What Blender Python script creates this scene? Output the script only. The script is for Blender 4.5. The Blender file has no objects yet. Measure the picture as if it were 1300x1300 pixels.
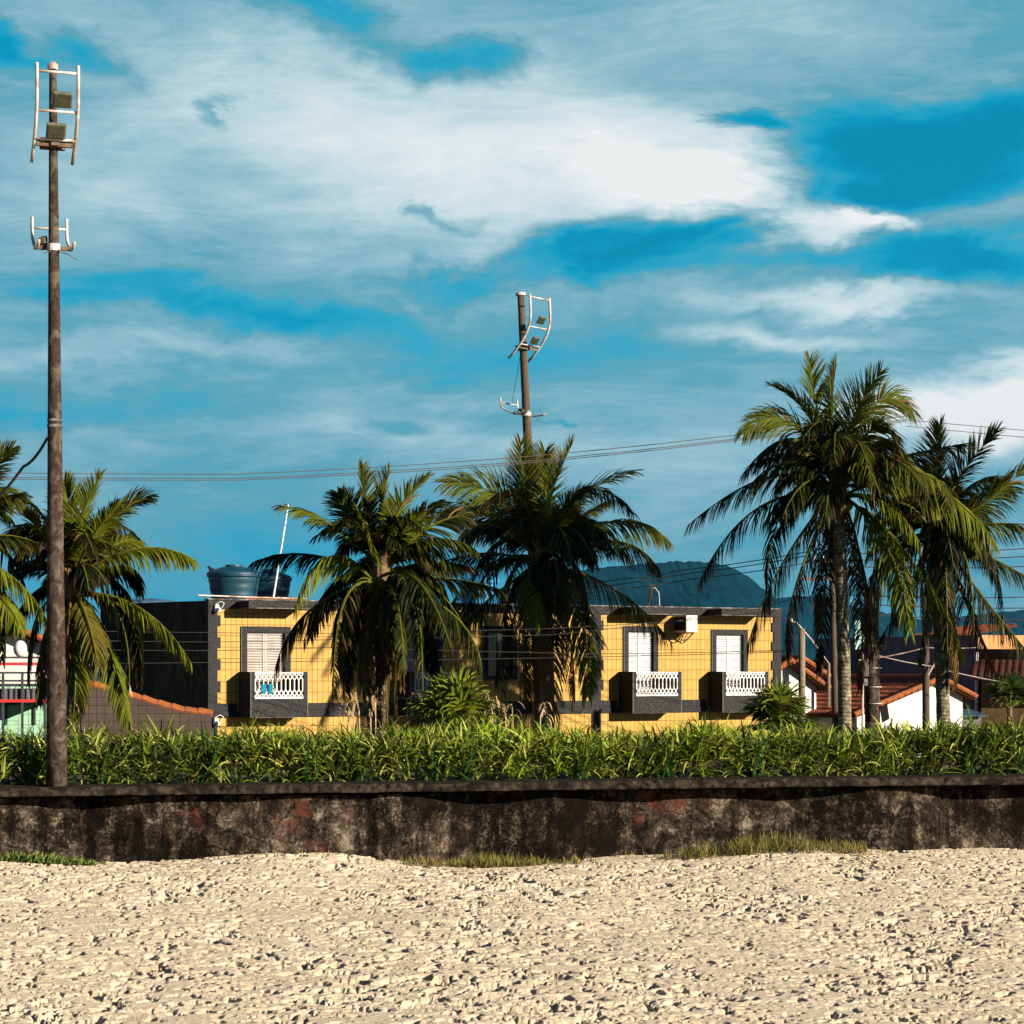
import bpy, math, random
import numpy as np
from mathutils import Vector, Matrix, noise as mnoise

random.seed(7)
R = math.radians
scene = bpy.context.scene
COL = scene.collection
EYE = 2.5
F = 3000.0           # focal length in photo pixels (photo is 1300 px wide)
HZ = 850.0           # horizon row of the photo
EXPO = 1.5
SUN_AZ, SUN_EL = R(58), R(17)


def at(px, py, Y):
    return Vector(((px - 650) / F * Y, Y, EYE + (HZ - py) / F * Y))


# ------------------------------------------------------------------ helpers
def tag(o, label=None, cat=None, group=None, kind=None):
    if label: o['label'] = label
    if cat: o['category'] = cat
    if group: o['group'] = group
    if kind: o['kind'] = kind
    return o


def empty(name, loc, rz=0.0, label=None, cat=None, group=None):
    o = bpy.data.objects.new(name, None)
    o.empty_display_size = 0.2
    COL.objects.link(o)
    o.location = loc
    o.rotation_euler = (0, 0, rz)
    return tag(o, label, cat, group)


class MB:
    def __init__(self, org=(0, 0, 0)):
        self.v, self.f, self.t = [], [], []
        self.o = Vector(org)
        self.tint = (0.0, 0.5, 0.0, 1.0)

    def add(self, verts, faces, tint=None):
        b = len(self.v)
        o = self.o
        t = tint or self.tint
        for p in verts:
            self.v.append((p[0] - o[0], p[1] - o[1], p[2] - o[2]))
            self.t.append(t)
        for f in faces:
            self.f.append(tuple(i + b for i in f))

    def box(self, x0, x1, y0, y1, z0, z1, tint=None):
        vs = [(x0, y0, z0), (x1, y0, z0), (x1, y1, z0), (x0, y1, z0), (x0, y0, z1), (x1, y0, z1), (x1, y1, z1), (x0, y1, z1)]
        self.add(vs, [(0, 3, 2, 1), (4, 5, 6, 7), (0, 1, 5, 4), (1, 2, 6, 5), (2, 3, 7, 6), (3, 0, 4, 7)], tint)

    def obox(self, c, ax, ay, az, tint=None):
        """box from a centre and three half axes"""
        c, ax, ay, az = Vector(c), Vector(ax), Vector(ay), Vector(az)
        vs = []
        for k in (-1, 1):
            for (i, j) in ((-1, -1), (1, -1), (1, 1), (-1, 1)):
                vs.append(c + ax * i + ay * j + az * k)
        self.add(vs, [(0, 3, 2, 1), (4, 5, 6, 7), (0, 1, 5, 4), (1, 2, 6, 5), (2, 3, 7, 6), (3, 0, 4, 7)], tint)

    def bar(self, a, b, w, h, tint=None):
        a, b = Vector(a), Vector(b)
        d = b - a
        L = d.length
        d.normalize()
        s = d.cross(Vector((0, 0, 1)))
        if s.length < 1e-3: s = Vector((1, 0, 0))
        s.normalize()
        u = s.cross(d).normalized()
        self.obox((a + b) / 2, d * (L / 2), s * (w / 2), u * (h / 2), tint)

    def tube(self, pts, radii, n=8, tint=None, cap=True):
        pts = [Vector(p) for p in pts]
        if not hasattr(radii, '__len__'): radii = [radii] * len(pts)
        verts, faces = [], []
        prev = None
        for i, p in enumerate(pts):
            if i == 0: d = pts[1] - pts[0]
            elif i == len(pts) - 1: d = pts[-1] - pts[-2]
            else: d = pts[i + 1] - pts[i - 1]
            d.normalize()
            if prev is None:
                s = d.cross(Vector((0, 0, 1)))
                if s.length < 1e-2: s = d.cross(Vector((0, 1, 0)))
            else:
                s = prev - d * prev.dot(d)
            s.normalize()
            prev = s
            u = d.cross(s)
            for k in range(n):
                a = 2 * math.pi * k / n
                verts.append(p + (s * math.cos(a) + u * math.sin(a)) * radii[i])
        for i in range(len(pts) - 1):
            for k in range(n):
                k2 = (k + 1) % n
                faces.append((i * n + k, i * n + k2, (i + 1) * n + k2, (i + 1) * n + k))
        if cap:
            faces.append(tuple(range(n - 1, -1, -1)))
            m = (len(pts) - 1) * n
            faces.append(tuple(range(m, m + n)))
        self.add(verts, faces, tint)

    def lathe(self, c, prof, n=20, tint=None):
        """prof: (radius, z) pairs about a vertical axis through c"""
        verts, faces = [], []
        for (r, z) in prof:
            for k in range(n):
                a = 2 * math.pi * k / n
                verts.append((c[0] + r * math.cos(a), c[1] + r * math.sin(a), c[2] + z))
        for i in range(len(prof) - 1):
            for k in range(n):
                k2 = (k + 1) % n
                faces.append((i * n + k, i * n + k2, (i + 1) * n + k2, (i + 1) * n + k))
        faces.append(tuple(range(n - 1, -1, -1)))
        m = (len(prof) - 1) * n
        faces.append(tuple(range(m, m + n)))
        self.add(verts, faces, tint)

    def ball(self, c, rx, ry, rz, n=10, m=7, tint=None, jit=0.0):
        verts, faces = [], []
        for i in range(m + 1):
            th = math.pi * i / m
            for k in range(n):
                a = 2 * math.pi * k / n
                j = 1 + random.uniform(-jit, jit)
                verts.append((c[0] + rx * j * math.sin(th) * math.cos(a), c[1] + ry * j * math.sin(th) * math.sin(a), c[2] + rz * j * math.cos(th)))
        for i in range(m):
            for k in range(n):
                k2 = (k + 1) % n
                faces.append((i * n + k, (i + 1) * n + k, (i + 1) * n + k2, i * n + k2))
        self.add(verts, faces, tint)

    def blade(self, base, d, nrm, L, W, segs, grav, tint, prof=None, tip=None):
        """a leaf: a strip that starts along d, face normal near nrm, bending down"""
        p = Vector(base)
        d = Vector(d).normalized()
        verts, faces, tints = [], [], []
        step = L / segs
        for i in range(segs + 1):
            q = i / segs
            wv = d.cross(nrm)
            if wv.length < 1e-3: wv = Vector((1, 0, 0))
            wv.normalize()
            w = W * (prof(q) if prof else (1 - q) ** 0.7 * min(1, 0.35 + 3 * q))
            verts.append(p - wv * w / 2)
            verts.append(p + wv * w / 2)
            tt = tint
            if tip is not None:
                tt = (tint[0] + (tip - tint[0]) * max(0, q - .45) / .55, tint[1], tint[2], 1)
            tints += [tt, tt]
            if i < segs:
                p = p + d * step
                d = (d + Vector((0, 0, -grav / segs))).normalized()
        for i in range(segs):
            faces.append((2 * i, 2 * i + 1, 2 * i + 3, 2 * i + 2))
        b = len(self.v)
        o = self.o
        for p_, t_ in zip(verts, tints):
            self.v.append((p_[0] - o[0], p_[1] - o[1], p_[2] - o[2]))
            self.t.append(t_)
        for f in faces:
            self.f.append(tuple(i + b for i in f))

    def build(self, name, mat, parent=None, smooth=False, bevel=0.0, loc=None):
        me = bpy.data.meshes.new(name)
        me.from_pydata(self.v, [], self.f)
        me.validate()
        at_ = me.color_attributes.new('tint', 'FLOAT_COLOR', 'POINT')
        if len(me.vertices) == len(self.t):
            at_.data.foreach_set('color', np.array(self.t, dtype=np.float32).ravel())
        me.materials.append(mat)
        if smooth:
            me.polygons.foreach_set('use_smooth', [True] * len(me.polygons))
        me.update()
        o = bpy.data.objects.new(name, me)
        COL.objects.link(o)
        if parent: o.parent = parent
        if loc: o.location = loc
        if bevel:
            m = o.modifiers.new('bevel', 'BEVEL')
            m.width = bevel
            m.segments = 2
            m.limit_method = 'ANGLE'
        return o


# ------------------------------------------------------------------ materials
class NT:
    """small node-graph helper"""
    def __init__(self, tree):
        self.t = tree

    def n(self, kind, **kw):
        nd = self.t.nodes.new(kind)
        for k, v in kw.items():
            if k.startswith('i_'):
                key = k[2:]
                key = int(key) if key.isdigit() else key.replace('_', ' ')
                self.set(nd.inputs[key], v)
            else:
                setattr(nd, k, v)
        return nd

    def set(self, sock, v):
        if isinstance(v, bpy.types.NodeSocket):
            self.t.links.new(v, sock)
        elif isinstance(v, (tuple, list)) and len(v) == 3 and sock.type == 'RGBA':
            sock.default_value = (*v, 1)
        else:
            sock.default_value = v

    def math(self, op, a, b=0.0, c=0.0, clamp=False):
        nd = self.t.nodes.new('ShaderNodeMath')
        nd.operation = op
        nd.use_clamp = clamp
        for s, v in zip(nd.inputs, (a, b, c)): self.set(s, v)
        return nd.outputs[0]

    def noise(self, vec, scale, detail=4, rough=.55, dist=0.0):
        nd = self.n('ShaderNodeTexNoise', i_Scale=scale, i_Detail=detail, i_Roughness=rough, i_Distortion=dist)
        if vec is not None: self.t.links.new(vec, nd.inputs['Vector'])
        return nd

    def ramp(self, fac, stops, interp='LINEAR'):
        nd = self.t.nodes.new('ShaderNodeValToRGB')
        cr = nd.color_ramp
        cr.interpolation = interp
        while len(cr.elements) > 1: cr.elements.remove(cr.elements[-1])
        for i, (p, c) in enumerate(stops):
            e = cr.elements[0] if i == 0 else cr.elements.new(p)
            e.position = p
            e.color = (*c, 1) if len(c) == 3 else c
        self.t.links.new(fac, nd.inputs[0])
        return nd.outputs[0]

    def mix(self, fac, a, b, mode='MIX'):
        nd = self.t.nodes.new('ShaderNodeMix')
        nd.data_type = 'RGBA'
        nd.blend_type = mode
        self.set(nd.inputs[0], fac)
        self.set(nd.inputs[6], a)
        self.set(nd.inputs[7], b)
        return nd.outputs[2]

    def mapr(self, v, a, b, c=0.0, d=1.0, interp='LINEAR'):
        nd = self.t.nodes.new('ShaderNodeMapRange')
        nd.interpolation_type = interp
        for s, x in zip(nd.inputs[:5], (v, a, b, c, d)): self.set(s, x)
        return nd.outputs[0]


def new_mat(name):
    m = bpy.data.materials.new(name)
    m.use_nodes = True
    nt = NT(m.node_tree)
    bs = m.node_tree.nodes['Principled BSDF']
    return m, nt, bs


def coords(nt, scale=(1, 1, 1), kind='Object'):
    tc = nt.n('ShaderNodeTexCoord')
    mp = nt.n('ShaderNodeMapping')
    mp.inputs['Scale'].default_value = scale
    nt.t.links.new(tc.outputs[kind], mp.inputs['Vector'])
    return mp.outputs[0]


def bump(nt, bs, h, dist=0.01, strength=0.5):
    b = nt.n('ShaderNodeBump', i_Strength=strength, i_Distance=dist)
    nt.t.links.new(h, b.inputs['Height'])
    nt.t.links.new(b.outputs[0], bs.inputs['Normal'])


def simple(name, base, var=None, rough=.7, scale=6, metal=0.0, bmp=0.0, stretch=(1, 1, 1), spec=.35, detail=5, lo=.35, hi=.65, base2=None):
    m, nt, bs = new_mat(name)
    v = coords(nt, stretch)
    nz = nt.noise(v, scale, detail, .6)
    if var is not None:
        c = nt.ramp(nz.outputs[0], [(lo, base), (hi, var)])
        if base2 is not None:
            n2 = nt.noise(v, scale * .23, 3, .6, .6)
            f = nt.mapr(n2.outputs[0], .48, .62)
            c = nt.mix(f, c, base2)
        nt.t.links.new(c, bs.inputs['Base Color'])
    else:
        bs.inputs['Base Color'].default_value = (*base, 1)
    bs.inputs['Roughness'].default_value = rough
    bs.inputs['Metallic'].default_value = metal
    bs.inputs['Specular IOR Level'].default_value = min(spec, .05) if rough >= .6 else spec
    if bmp:
        n3 = nt.noise(v, scale * 5, 4, .65)
        bump(nt, bs, n3.outputs[0], bmp)
    return m


def leaf_mat(name, dark, light, dry, rib, trans=.25, rough=.42, spec=.4, nscale=1.3):
    m, nt, bs = new_mat(name)
    a = nt.n('ShaderNodeAttribute', attribute_name='tint')
    sp = nt.n('ShaderNodeSeparateColor')
    nt.t.links.new(a.outputs['Color'], sp.inputs[0])
    nz = nt.noise(coords(nt), nscale, 3, .6)
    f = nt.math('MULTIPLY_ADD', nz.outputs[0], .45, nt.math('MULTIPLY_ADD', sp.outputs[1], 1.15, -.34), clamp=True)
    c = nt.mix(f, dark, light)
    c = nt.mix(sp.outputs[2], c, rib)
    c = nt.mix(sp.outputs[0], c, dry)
    nt.t.links.new(c, bs.inputs['Base Color'])
    bs.inputs['Roughness'].default_value = rough
    bs.inputs['Specular IOR Level'].default_value = spec
    tr = nt.n('ShaderNodeBsdfTranslucent')
    nt.t.links.new(c, tr.inputs[0])
    mx = nt.n('ShaderNodeMixShader', i_0=trans)
    out = m.node_tree.nodes['Material Output']
    nt.t.links.new(bs.outputs[0], mx.inputs[1])
    nt.t.links.new(tr.outputs[0], mx.inputs[2])
    nt.t.links.new(mx.outputs[0], out.inputs['Surface'])
    return m


M = {}
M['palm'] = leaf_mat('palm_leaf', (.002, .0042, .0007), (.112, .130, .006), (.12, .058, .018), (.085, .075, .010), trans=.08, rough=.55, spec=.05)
M['hedge'] = leaf_mat('hedge_leaf', (.0015, .012, .001), (.165, .225, .010), (.34, .31, .08), (.36, .36, .07), trans=.06, rough=.45, spec=.10, nscale=.9)
M['lily'] = leaf_mat('lily_leaf', (.006, .028, .007), (.032, .08, .014), (.2, .2, .03), (.1, .2, .03), trans=.15, rough=.45, spec=.12)
M['fan'] = leaf_mat('fan_leaf', (.006, .018, .002), (.11, .14, .010), (.15, .09, .035), (.15, .17, .03), trans=.12, rough=.5, spec=.1)
M['grass'] = leaf_mat('dry_grass', (.05, .055, .008), (.15, .13, .02), (.28, .2, .07), (.2, .18, .03), trans=.2, rough=.7, spec=.2)
M['weed'] = leaf_mat('weed_leaf', (.02, .05, .006), (.07, .13, .015), (.2, .2, .05), (.1, .15, .03), trans=.2, rough=.6, spec=.2)
M['withered'] = leaf_mat('withered_leaf', (.12, .075, .035), (.3, .2, .1), (.36, .25, .13), (.3, .2, .1), trans=.1, rough=.8, spec=.2)
M['husk'] = simple('palm_husk', (.05, .03, .014), (.2, .13, .065), rough=.85, scale=18, bmp=.01, stretch=(3, 3, .6))
M['coconut'] = simple('coconut_green', (.14, .16, .02), (.2, .17, .03), rough=.45, scale=12)


def bark_mat():
    m, nt, bs = new_mat('palm_bark')
    v = coords(nt)
    wv = nt.n('ShaderNodeTexWave', wave_type='BANDS', bands_direction='Z', i_Scale=3.4, i_Distortion=2.4, i_Detail=3.0)
    nt.t.links.new(v, wv.inputs['Vector'])
    nz = nt.noise(v, 7, 6, .65)
    c = nt.ramp(nz.outputs[0], [(.3, (.03, .023, .014)), (.47, (.10, .082, .05)), (.62, (.23, .20, .125))])
    c = nt.mix(nt.mapr(wv.outputs[0], .0, .35, .55, 0), c, (.03, .022, .014))
    n2 = nt.noise(v, 2.2, 4, .6)
    c = nt.mix(nt.mapr(n2.outputs[0], .55, .68, 0, .6), c, (.1, .115, .035))
    nt.t.links.new(c, bs.inputs['Base Color'])
    bs.inputs['Roughness'].default_value = .9
    bs.inputs['Specular IOR Level'].default_value = .05
    bump(nt, bs, nt.math('ADD', nt.math('MULTIPLY', wv.outputs[0], .6), nz.outputs[0]), .03, .7)
    return m


M['bark'] = bark_mat()
M['pole'] = simple('pole_concrete', (.03, .02, .013), (.10, .068, .045), rough=.85, scale=30, bmp=.012, base2=(.06, .048, .035))
M['pole_rust'] = simple('pole_rusty', (.016, .0095, .007), (.045, .03, .022), rough=.9, scale=34, bmp=.014, stretch=(1, 1, .7), base2=(.075, .058, .042), spec=.15)
M['galv'] = simple('white_painted_steel', (.30, .24, .19), (.42, .38, .34), rough=.55, scale=9, base2=(.22, .13, .08), bmp=.002)
M['lampglass'] = simple('lamp_lens', (.018, .019, .008), (.035, .036, .016), rough=.35, scale=14, spec=.6)
M['lampbody'] = simple('lamp_housing', (.06, .05, .034), (.11, .095, .07), rough=.5, scale=14)
M['darklamp'] = simple('dark_bracket', (.05, .035, .025), (.12, .08, .05), rough=.7, scale=14)
M['wire'] = simple('cable_rubber', (.03, .025, .022), (.06, .05, .045), rough=.6, scale=20)
M['wire_lit'] = simple('cable_sunlit', (.07, .05, .04), (.11, .08, .065), rough=.5, scale=20)  # lighter copy of the cable colour, sunlight put into it
M['stone'] = simple('dark_slate', (.004, .0038, .0036), (.040, .038, .036), rough=.75, scale=26, bmp=.006, detail=9, base2=(.022, .021, .02), spec=.2)
M['stone_edge'] = simple('slate_edge', (.09, .085, .08), (.15, .14, .13), rough=.7, scale=20)
M['white'] = simple('white_paint', (.46, .43, .40), (.6, .58, .56), rough=.6, scale=9, base2=(.42, .38, .33))
M['shutter_cream'] = simple('cream_shutter', (.22, .185, .155), (.28, .24, .205), rough=.55, scale=5)
M['shutter_white'] = simple('white_shutter', (.32, .31, .31), (.37, .36, .36), rough=.5, scale=5)
M['glass_dark'] = simple('dark_room', (.004, .004, .005), (.012, .012, .013), rough=.15, scale=3, spec=.5)
M['concrete'] = simple('weathered_concrete', (.05, .045, .04), (.2, .18, .155), rough=.9, scale=9, bmp=.01, base2=(.03, .027, .024))
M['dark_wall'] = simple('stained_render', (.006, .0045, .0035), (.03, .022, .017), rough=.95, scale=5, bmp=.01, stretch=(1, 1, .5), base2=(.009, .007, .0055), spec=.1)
M['tank_blue'] = simple('tank_blue_plastic', (.002, .022, .038), (.004, .038, .058), rough=.5, scale=3, base2=(.003, .028, .045))
M['tank_sky'] = simple('tank_sky_plastic', (.012, .17, .33), (.02, .2, .38), rough=.4, scale=3)
M['aircon'] = simple('aircon_case', (.32, .27, .22), (.5, .45, .4), rough=.5, scale=8)
M['black'] = simple('black_grille', (.006, .005, .005), (.02, .018, .016), rough=.7, scale=20)
M['terracotta_edge'] = simple('terracotta_ridge', (.16, .042, .013), (.27, .09, .028), rough=.85, scale=14, base2=(.16, .06, .03))
M['plaster_white'] = simple('white_plaster', (.36, .32, .27), (.5, .47, .43), rough=.85, scale=2.4, stretch=(1, 1, .5), base2=(.5, .46, .4))
M['plaster_green'] = simple('green_plaster', (.22, .38, .24), (.32, .48, .32), rough=.85, scale=3)
M['plaster_brown'] = simple('brown_plaster', (.06, .034, .014), (.10, .06, .025), rough=.85, scale=3)
M['plaster_grey'] = simple('slate_plaster', (.075, .062, .066), (.105, .09, .096), rough=.9, scale=2.5, stretch=(1, 1, .3))
M['plaster_orange'] = simple('orange_plaster', (.28, .13, .045), (.42, .22, .085), rough=.85, scale=6, stretch=(2, 2, .4))
M['red_paint'] = simple('red_paint', (.3, .01, .012), (.4, .02, .018), rough=.5, scale=6)
M['dark_metal'] = simple('dark_metal', (.012, .014, .016), (.03, .032, .034), rough=.5, scale=10)
M['blue_sheet'] = simple('blue_roof_sheet', (.02, .045, .07), (.035, .07, .1), rough=.5, scale=4)
M['sign_green'] = simple('pale_green_sign', (.3, .5, .42), (.38, .58, .5), rough=.5, scale=4)
M['bird'] = simple('dark_feathers', (.01, .008, .008), (.03, .024, .022), rough=.7, scale=30)
M['teal_cloth'] = simple('teal_cloth', (.006, .11, .16), (.008, .14, .19), rough=.9, scale=10)
M['wood_pole'] = simple('timber_pole', (.09, .065, .042), (.2, .16, .11), rough=.9, scale=14, stretch=(3, 3, .4), bmp=.006)


def tile_wall(name, base, var, mortar, w, h, m=.008, rough=.45):
    mt, nt, bs = new_mat(name)
    tc = nt.n('ShaderNodeTexCoord')
    sp = nt.n('ShaderNodeSeparateXYZ')
    nt.t.links.new(tc.outputs['Object'], sp.inputs[0])
    cb = nt.n('ShaderNodeCombineXYZ')
    nt.t.links.new(nt.math('ADD', sp.outputs[0], sp.outputs[1]), cb.inputs[0])
    nt.t.links.new(sp.outputs[2], cb.inputs[1])
    br = nt.n('ShaderNodeTexBrick', offset=0.0, squash=1.0)
    nt.t.links.new(cb.outputs[0], br.inputs['Vector'])
    br.inputs['Color1'].default_value = (*base, 1)
    br.inputs['Color2'].default_value = (*var, 1)
    br.inputs['Mortar'].default_value = (*mortar, 1)
    br.inputs['Scale'].default_value = 1
    br.inputs['Mortar Size'].default_value = m
    br.inputs['Mortar Smooth'].default_value = .2
    br.inputs['Bias'].default_value = 0
    br.inputs['Brick Width'].default_value = w
    br.inputs['Row Height'].default_value = h
    nz = nt.noise(tc.outputs['Object'], 2.2, 5, .6)
    c = nt.mix(nt.mapr(nz.outputs[0], .42, .7, 0, .45), br.outputs[0], tuple(x * .62 for x in base))
    ns = nt.noise(coords(nt, (1, 1, .08)), 5, 4, .6)
    c = nt.mix(nt.mapr(ns.outputs[0], .52, .72, 0, .45), c, tuple(x * .4 for x in base))
    nt.t.links.new(c, bs.inputs['Base Color'])
    bs.inputs['Roughness'].default_value = rough
    bs.inputs['Specular IOR Level'].default_value = .08
    bump(nt, bs, nt.math('MULTIPLY', br.outputs['Fac'], -1), .006, .6)
    return mt


M['yellow'] = tile_wall('yellow_tiles', (.345, .205, .045), (.305, .175, .036), (.08, .038, .010), .155, .29)
M['beige_tiles'] = tile_wall('beige_tiles', (.07, .048, .038), (.06, .042, .034), (.022, .016, .012), .2, .2)
M['green_tiles'] = tile_wall('green_tiles', (.24, .4, .26), (.22, .37, .24), (.1, .17, .1), .25, .25)


def roof_tiles(name, c1, c2):
    mt, nt, bs = new_mat(name)
    tc = nt.n('ShaderNodeTexCoord')
    v = tc.outputs['UV']
    wv = nt.n('ShaderNodeTexBrick', offset=.0, i_Scale=1.0)
    nt.t.links.new(v, wv.inputs['Vector'])
    for k, x in (('Color1', c1), ('Color2', c2), ('Mortar', tuple(a * .25 for a in c1))):
        wv.inputs[k].default_value = (*x, 1)
    wv.inputs['Mortar Size'].default_value = .02
    wv.inputs['Brick Width'].default_value = .22
    wv.inputs['Row Height'].default_value = .36
    nz = nt.noise(tc.outputs['Object'], 3, 5, .65)
    c = nt.mix(nt.mapr(nz.outputs[0], .45, .65, 0, .75), wv.outputs[0], (.045, .022, .016))
    nt.t.links.new(c, bs.inputs['Base Color'])
    bs.inputs['Roughness'].default_value = .85
    bs.inputs['Specular IOR Level'].default_value = .05
    return mt


M['roof_shaded'] = roof_tiles('shaded_tiles', (.07, .018, .010), (.045, .012, .008))  # darker copy of the terracotta tiles, shade put into the colour
M['roof'] = roof_tiles('terracotta_tiles', (.30, .075, .03), (.19, .05, .022))


def wall_stain():
    mt, nt, bs = new_mat('sea_wall_concrete')
    v = coords(nt)
    n1 = nt.noise(v, .8, 8, .68, .6)
    n2 = nt.noise(v, 3.5, 8, .7, .4)
    n3 = nt.noise(coords(nt, (3, 3, .35)), 1.6, 5, .6, .3)
    n4 = nt.noise(v, 24, 6, .7)
    k = nt.math('ADD', nt.math('MULTIPLY', n2.outputs[0], .72), nt.math('MULTIPLY', n4.outputs[0], .28))
    c = nt.ramp(k, [(.38, (.006, .0042, .003)), (.47, (.026, .018, .012)), (.54, (.065, .048, .032)), (.61, (.18, .142, .10))])
    g = nt.math('ADD', nt.math('MULTIPLY', n1.outputs[0], .6), nt.math('MULTIPLY', n3.outputs[0], .4))
    g = nt.math('MULTIPLY_ADD', nt.math('SUBTRACT', n4.outputs[0], .5), .25, g)
    c = nt.mix(nt.mapr(g, .455, .585, .96, .0), c, (.004, .003, .0022))
    vc = nt.n('ShaderNodeTexVoronoi', feature='DISTANCE_TO_EDGE', i_Scale=1.1)
    wv2 = nt.n('ShaderNodeVectorMath', operation='MULTIPLY_ADD')
    nt.t.links.new(n2.outputs['Color'], wv2.inputs[0])
    wv2.inputs[1].default_value = (.35, .35, .35)
    nt.t.links.new(v, wv2.inputs[2])
    nt.t.links.new(wv2.outputs[0], vc.inputs['Vector'])
    c = nt.mix(nt.mapr(vc.outputs['Distance'], .004, .016, .85, 0), c, (.003, .002, .0015))
    # pale lime drips
    n7 = nt.noise(coords(nt, (1, 1, .05)), 2.6, 3, .5)
    c = nt.mix(nt.math('MULTIPLY', nt.mapr(n7.outputs[0], .66, .72), nt.mapr(n2.outputs[0], .4, .6, 0, .7)), c, (.16, .13, .095))
    # old red paint left in patches
    n5 = nt.noise(v, .9, 3, .5)
    n6 = nt.noise(v, 4.5, 6, .7)
    f = nt.math('MULTIPLY', nt.mapr(n5.outputs[0], .6, .68), nt.mapr(n6.outputs[0], .47, .6, 0, .8))
    c = nt.mix(f, c, (.085, .024, .015))
    nt.t.links.new(c, bs.inputs['Base Color'])
    bs.inputs['Roughness'].default_value = .92
    bs.inputs['Specular IOR Level'].default_value = .02
    bump(nt, bs, nt.math('ADD', n4.outputs[0], n2.outputs[0]), .05, .9)
    return mt


M['seawall'] = wall_stain()
M['coping'] = simple('coping_concrete', (.003, .0022, .0016), (.045, .033, .022), rough=.92, scale=13, bmp=.014, detail=9, base2=(.006, .0045, .0035), spec=.15)


def sand_mat():
    mt, nt, bs = new_mat('beach_sand')
    v = coords(nt)
    n1 = nt.noise(v, 1.2, 5, .6)
    n2 = nt.noise(v, 60, 5, .7)
    c = nt.ramp(n1.outputs[0], [(.3, (.57, .455, .31)), (.7, (.67, .55, .385))])
    c = nt.mix(nt.mapr(n2.outputs[0], .5, .72, 0, .35), c, (.22, .16, .105))
    nt.t.links.new(c, bs.inputs['Base Color'])
    bs.inputs['Roughness'].default_value = .95
    bs.inputs['Specular IOR Level'].default_value = .1
    n3 = nt.noise(v, 22, 6, .75)
    bump(nt, bs, nt.math('ADD', n2.outputs[0], n3.outputs[0]), .05, .9)
    return mt


M['sand'] = sand_mat()
M['soil'] = simple('ground_soil', (.05, .04, .025), (.1, .085, .05), rough=.95, scale=1.5, base2=(.04, .05, .015))
M['forest'] = simple('forest_hillside', (.0005, .007, .011), (.002, .018, .024), rough=1.0, scale=.05, detail=9, spec=0.0)

# ------------------------------------------------------------------ camera, sun, sky, air
cam = bpy.data.cameras.new('camera')
co = bpy.data.objects.new('camera', cam)
COL.objects.link(co)
co.location = (0, 0, EYE)
co.rotation_euler = (R(90), 0, 0)
cam.sensor_fit = 'HORIZONTAL'
cam.sensor_width = 36.0
cam.lens = 36.0 * F / 1300
cam.shift_y = (HZ - 650) / 1300
cam.clip_start = .5
cam.clip_end = 20000
scene.camera = co

sun_pos = Vector((math.sin(SUN_AZ) * math.cos(SUN_EL), -math.cos(SUN_AZ) * math.cos(SUN_EL), math.sin(SUN_EL)))
sl = bpy.data.lights.new('sun', 'SUN')
sl.energy = 5.0
sl.angle = R(.5)
sl.color = (1.0, .91, .78)
so = bpy.data.objects.new('sun', sl)
COL.objects.link(so)
so.location = sun_pos * 60
so.rotation_euler = (-sun_pos).to_track_quat('-Z', 'Y').to_euler()

w = bpy.data.worlds.new('World')
scene.world = w
w.use_nodes = True
nt = NT(w.node_tree)
w.node_tree.nodes.clear()
out = nt.n('ShaderNodeOutputWorld')
sky = nt.n('ShaderNodeTexSky', sky_type='NISHITA', sun_disc=False, sun_elevation=SUN_EL, sun_rotation=R(180) - SUN_AZ)
sky.air_density = 1.0
sky.dust_density = .1
sky.ozone_density = 3.0
bg1 = nt.n('ShaderNodeBackground', i_Strength=.05)
nt.t.links.new(nt.mix(1.0, sky.outputs[0], (.40, .55, .72), 'MULTIPLY'), bg1.inputs[0])
# cloud field laid out by compass bearing and elevation, both in milliradian-like steps (1 unit = 1/3000 rad)
tc = nt.n('ShaderNodeTexCoord')
sep = nt.n('ShaderNodeSeparateXYZ')
nt.t.links.new(tc.outputs['Generated'], sep.inputs[0])
az = nt.math('ARCTAN2', sep.outputs[0], sep.outputs[1])
el = nt.math('ARCSINE', sep.outputs[2])
cu = nt.math('MULTIPLY', az, F)
cv = nt.math('MULTIPLY', el, F)
P = nt.n('ShaderNodeCombineXYZ')
nt.t.links.new(cu, P.inputs[0])
nt.t.links.new(cv, P.inputs[1])
P = P.outputs[0]


def sky_noise(scale, sx, sy, rot, detail, rough, dist, off):
    mp = nt.n('ShaderNodeMapping')
    mp.inputs['Scale'].default_value = (sx, sy, 1)
    mp.inputs['Rotation'].default_value = (0, 0, R(rot))
    mp.inputs['Location'].default_value = off
    nt.t.links.new(P, mp.inputs[0])
    return nt.noise(mp.outputs[0], scale, detail, rough, dist)


wn = sky_noise(1 / 260, .55, 1.0, 8, 6, .6, .5, (3.1, 1.7, 0))
sub = nt.n('ShaderNodeVectorMath', operation='SUBTRACT')
nt.t.links.new(wn.outputs['Color'], sub.inputs[0])
sub.inputs[1].default_value = (.5, .5, .5)
mul = nt.n('ShaderNodeVectorMath', operation='MULTIPLY')
nt.t.links.new(sub.outputs[0], mul.inputs[0])
mul.inputs[1].default_value = (430, 190, 0)
addv = nt.n('ShaderNodeVectorMath', operation='ADD')
nt.t.links.new(P, addv.inputs[0])
nt.t.links.new(mul.outputs[0], addv.inputs[1])
PW = addv.outputs[0]

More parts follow.
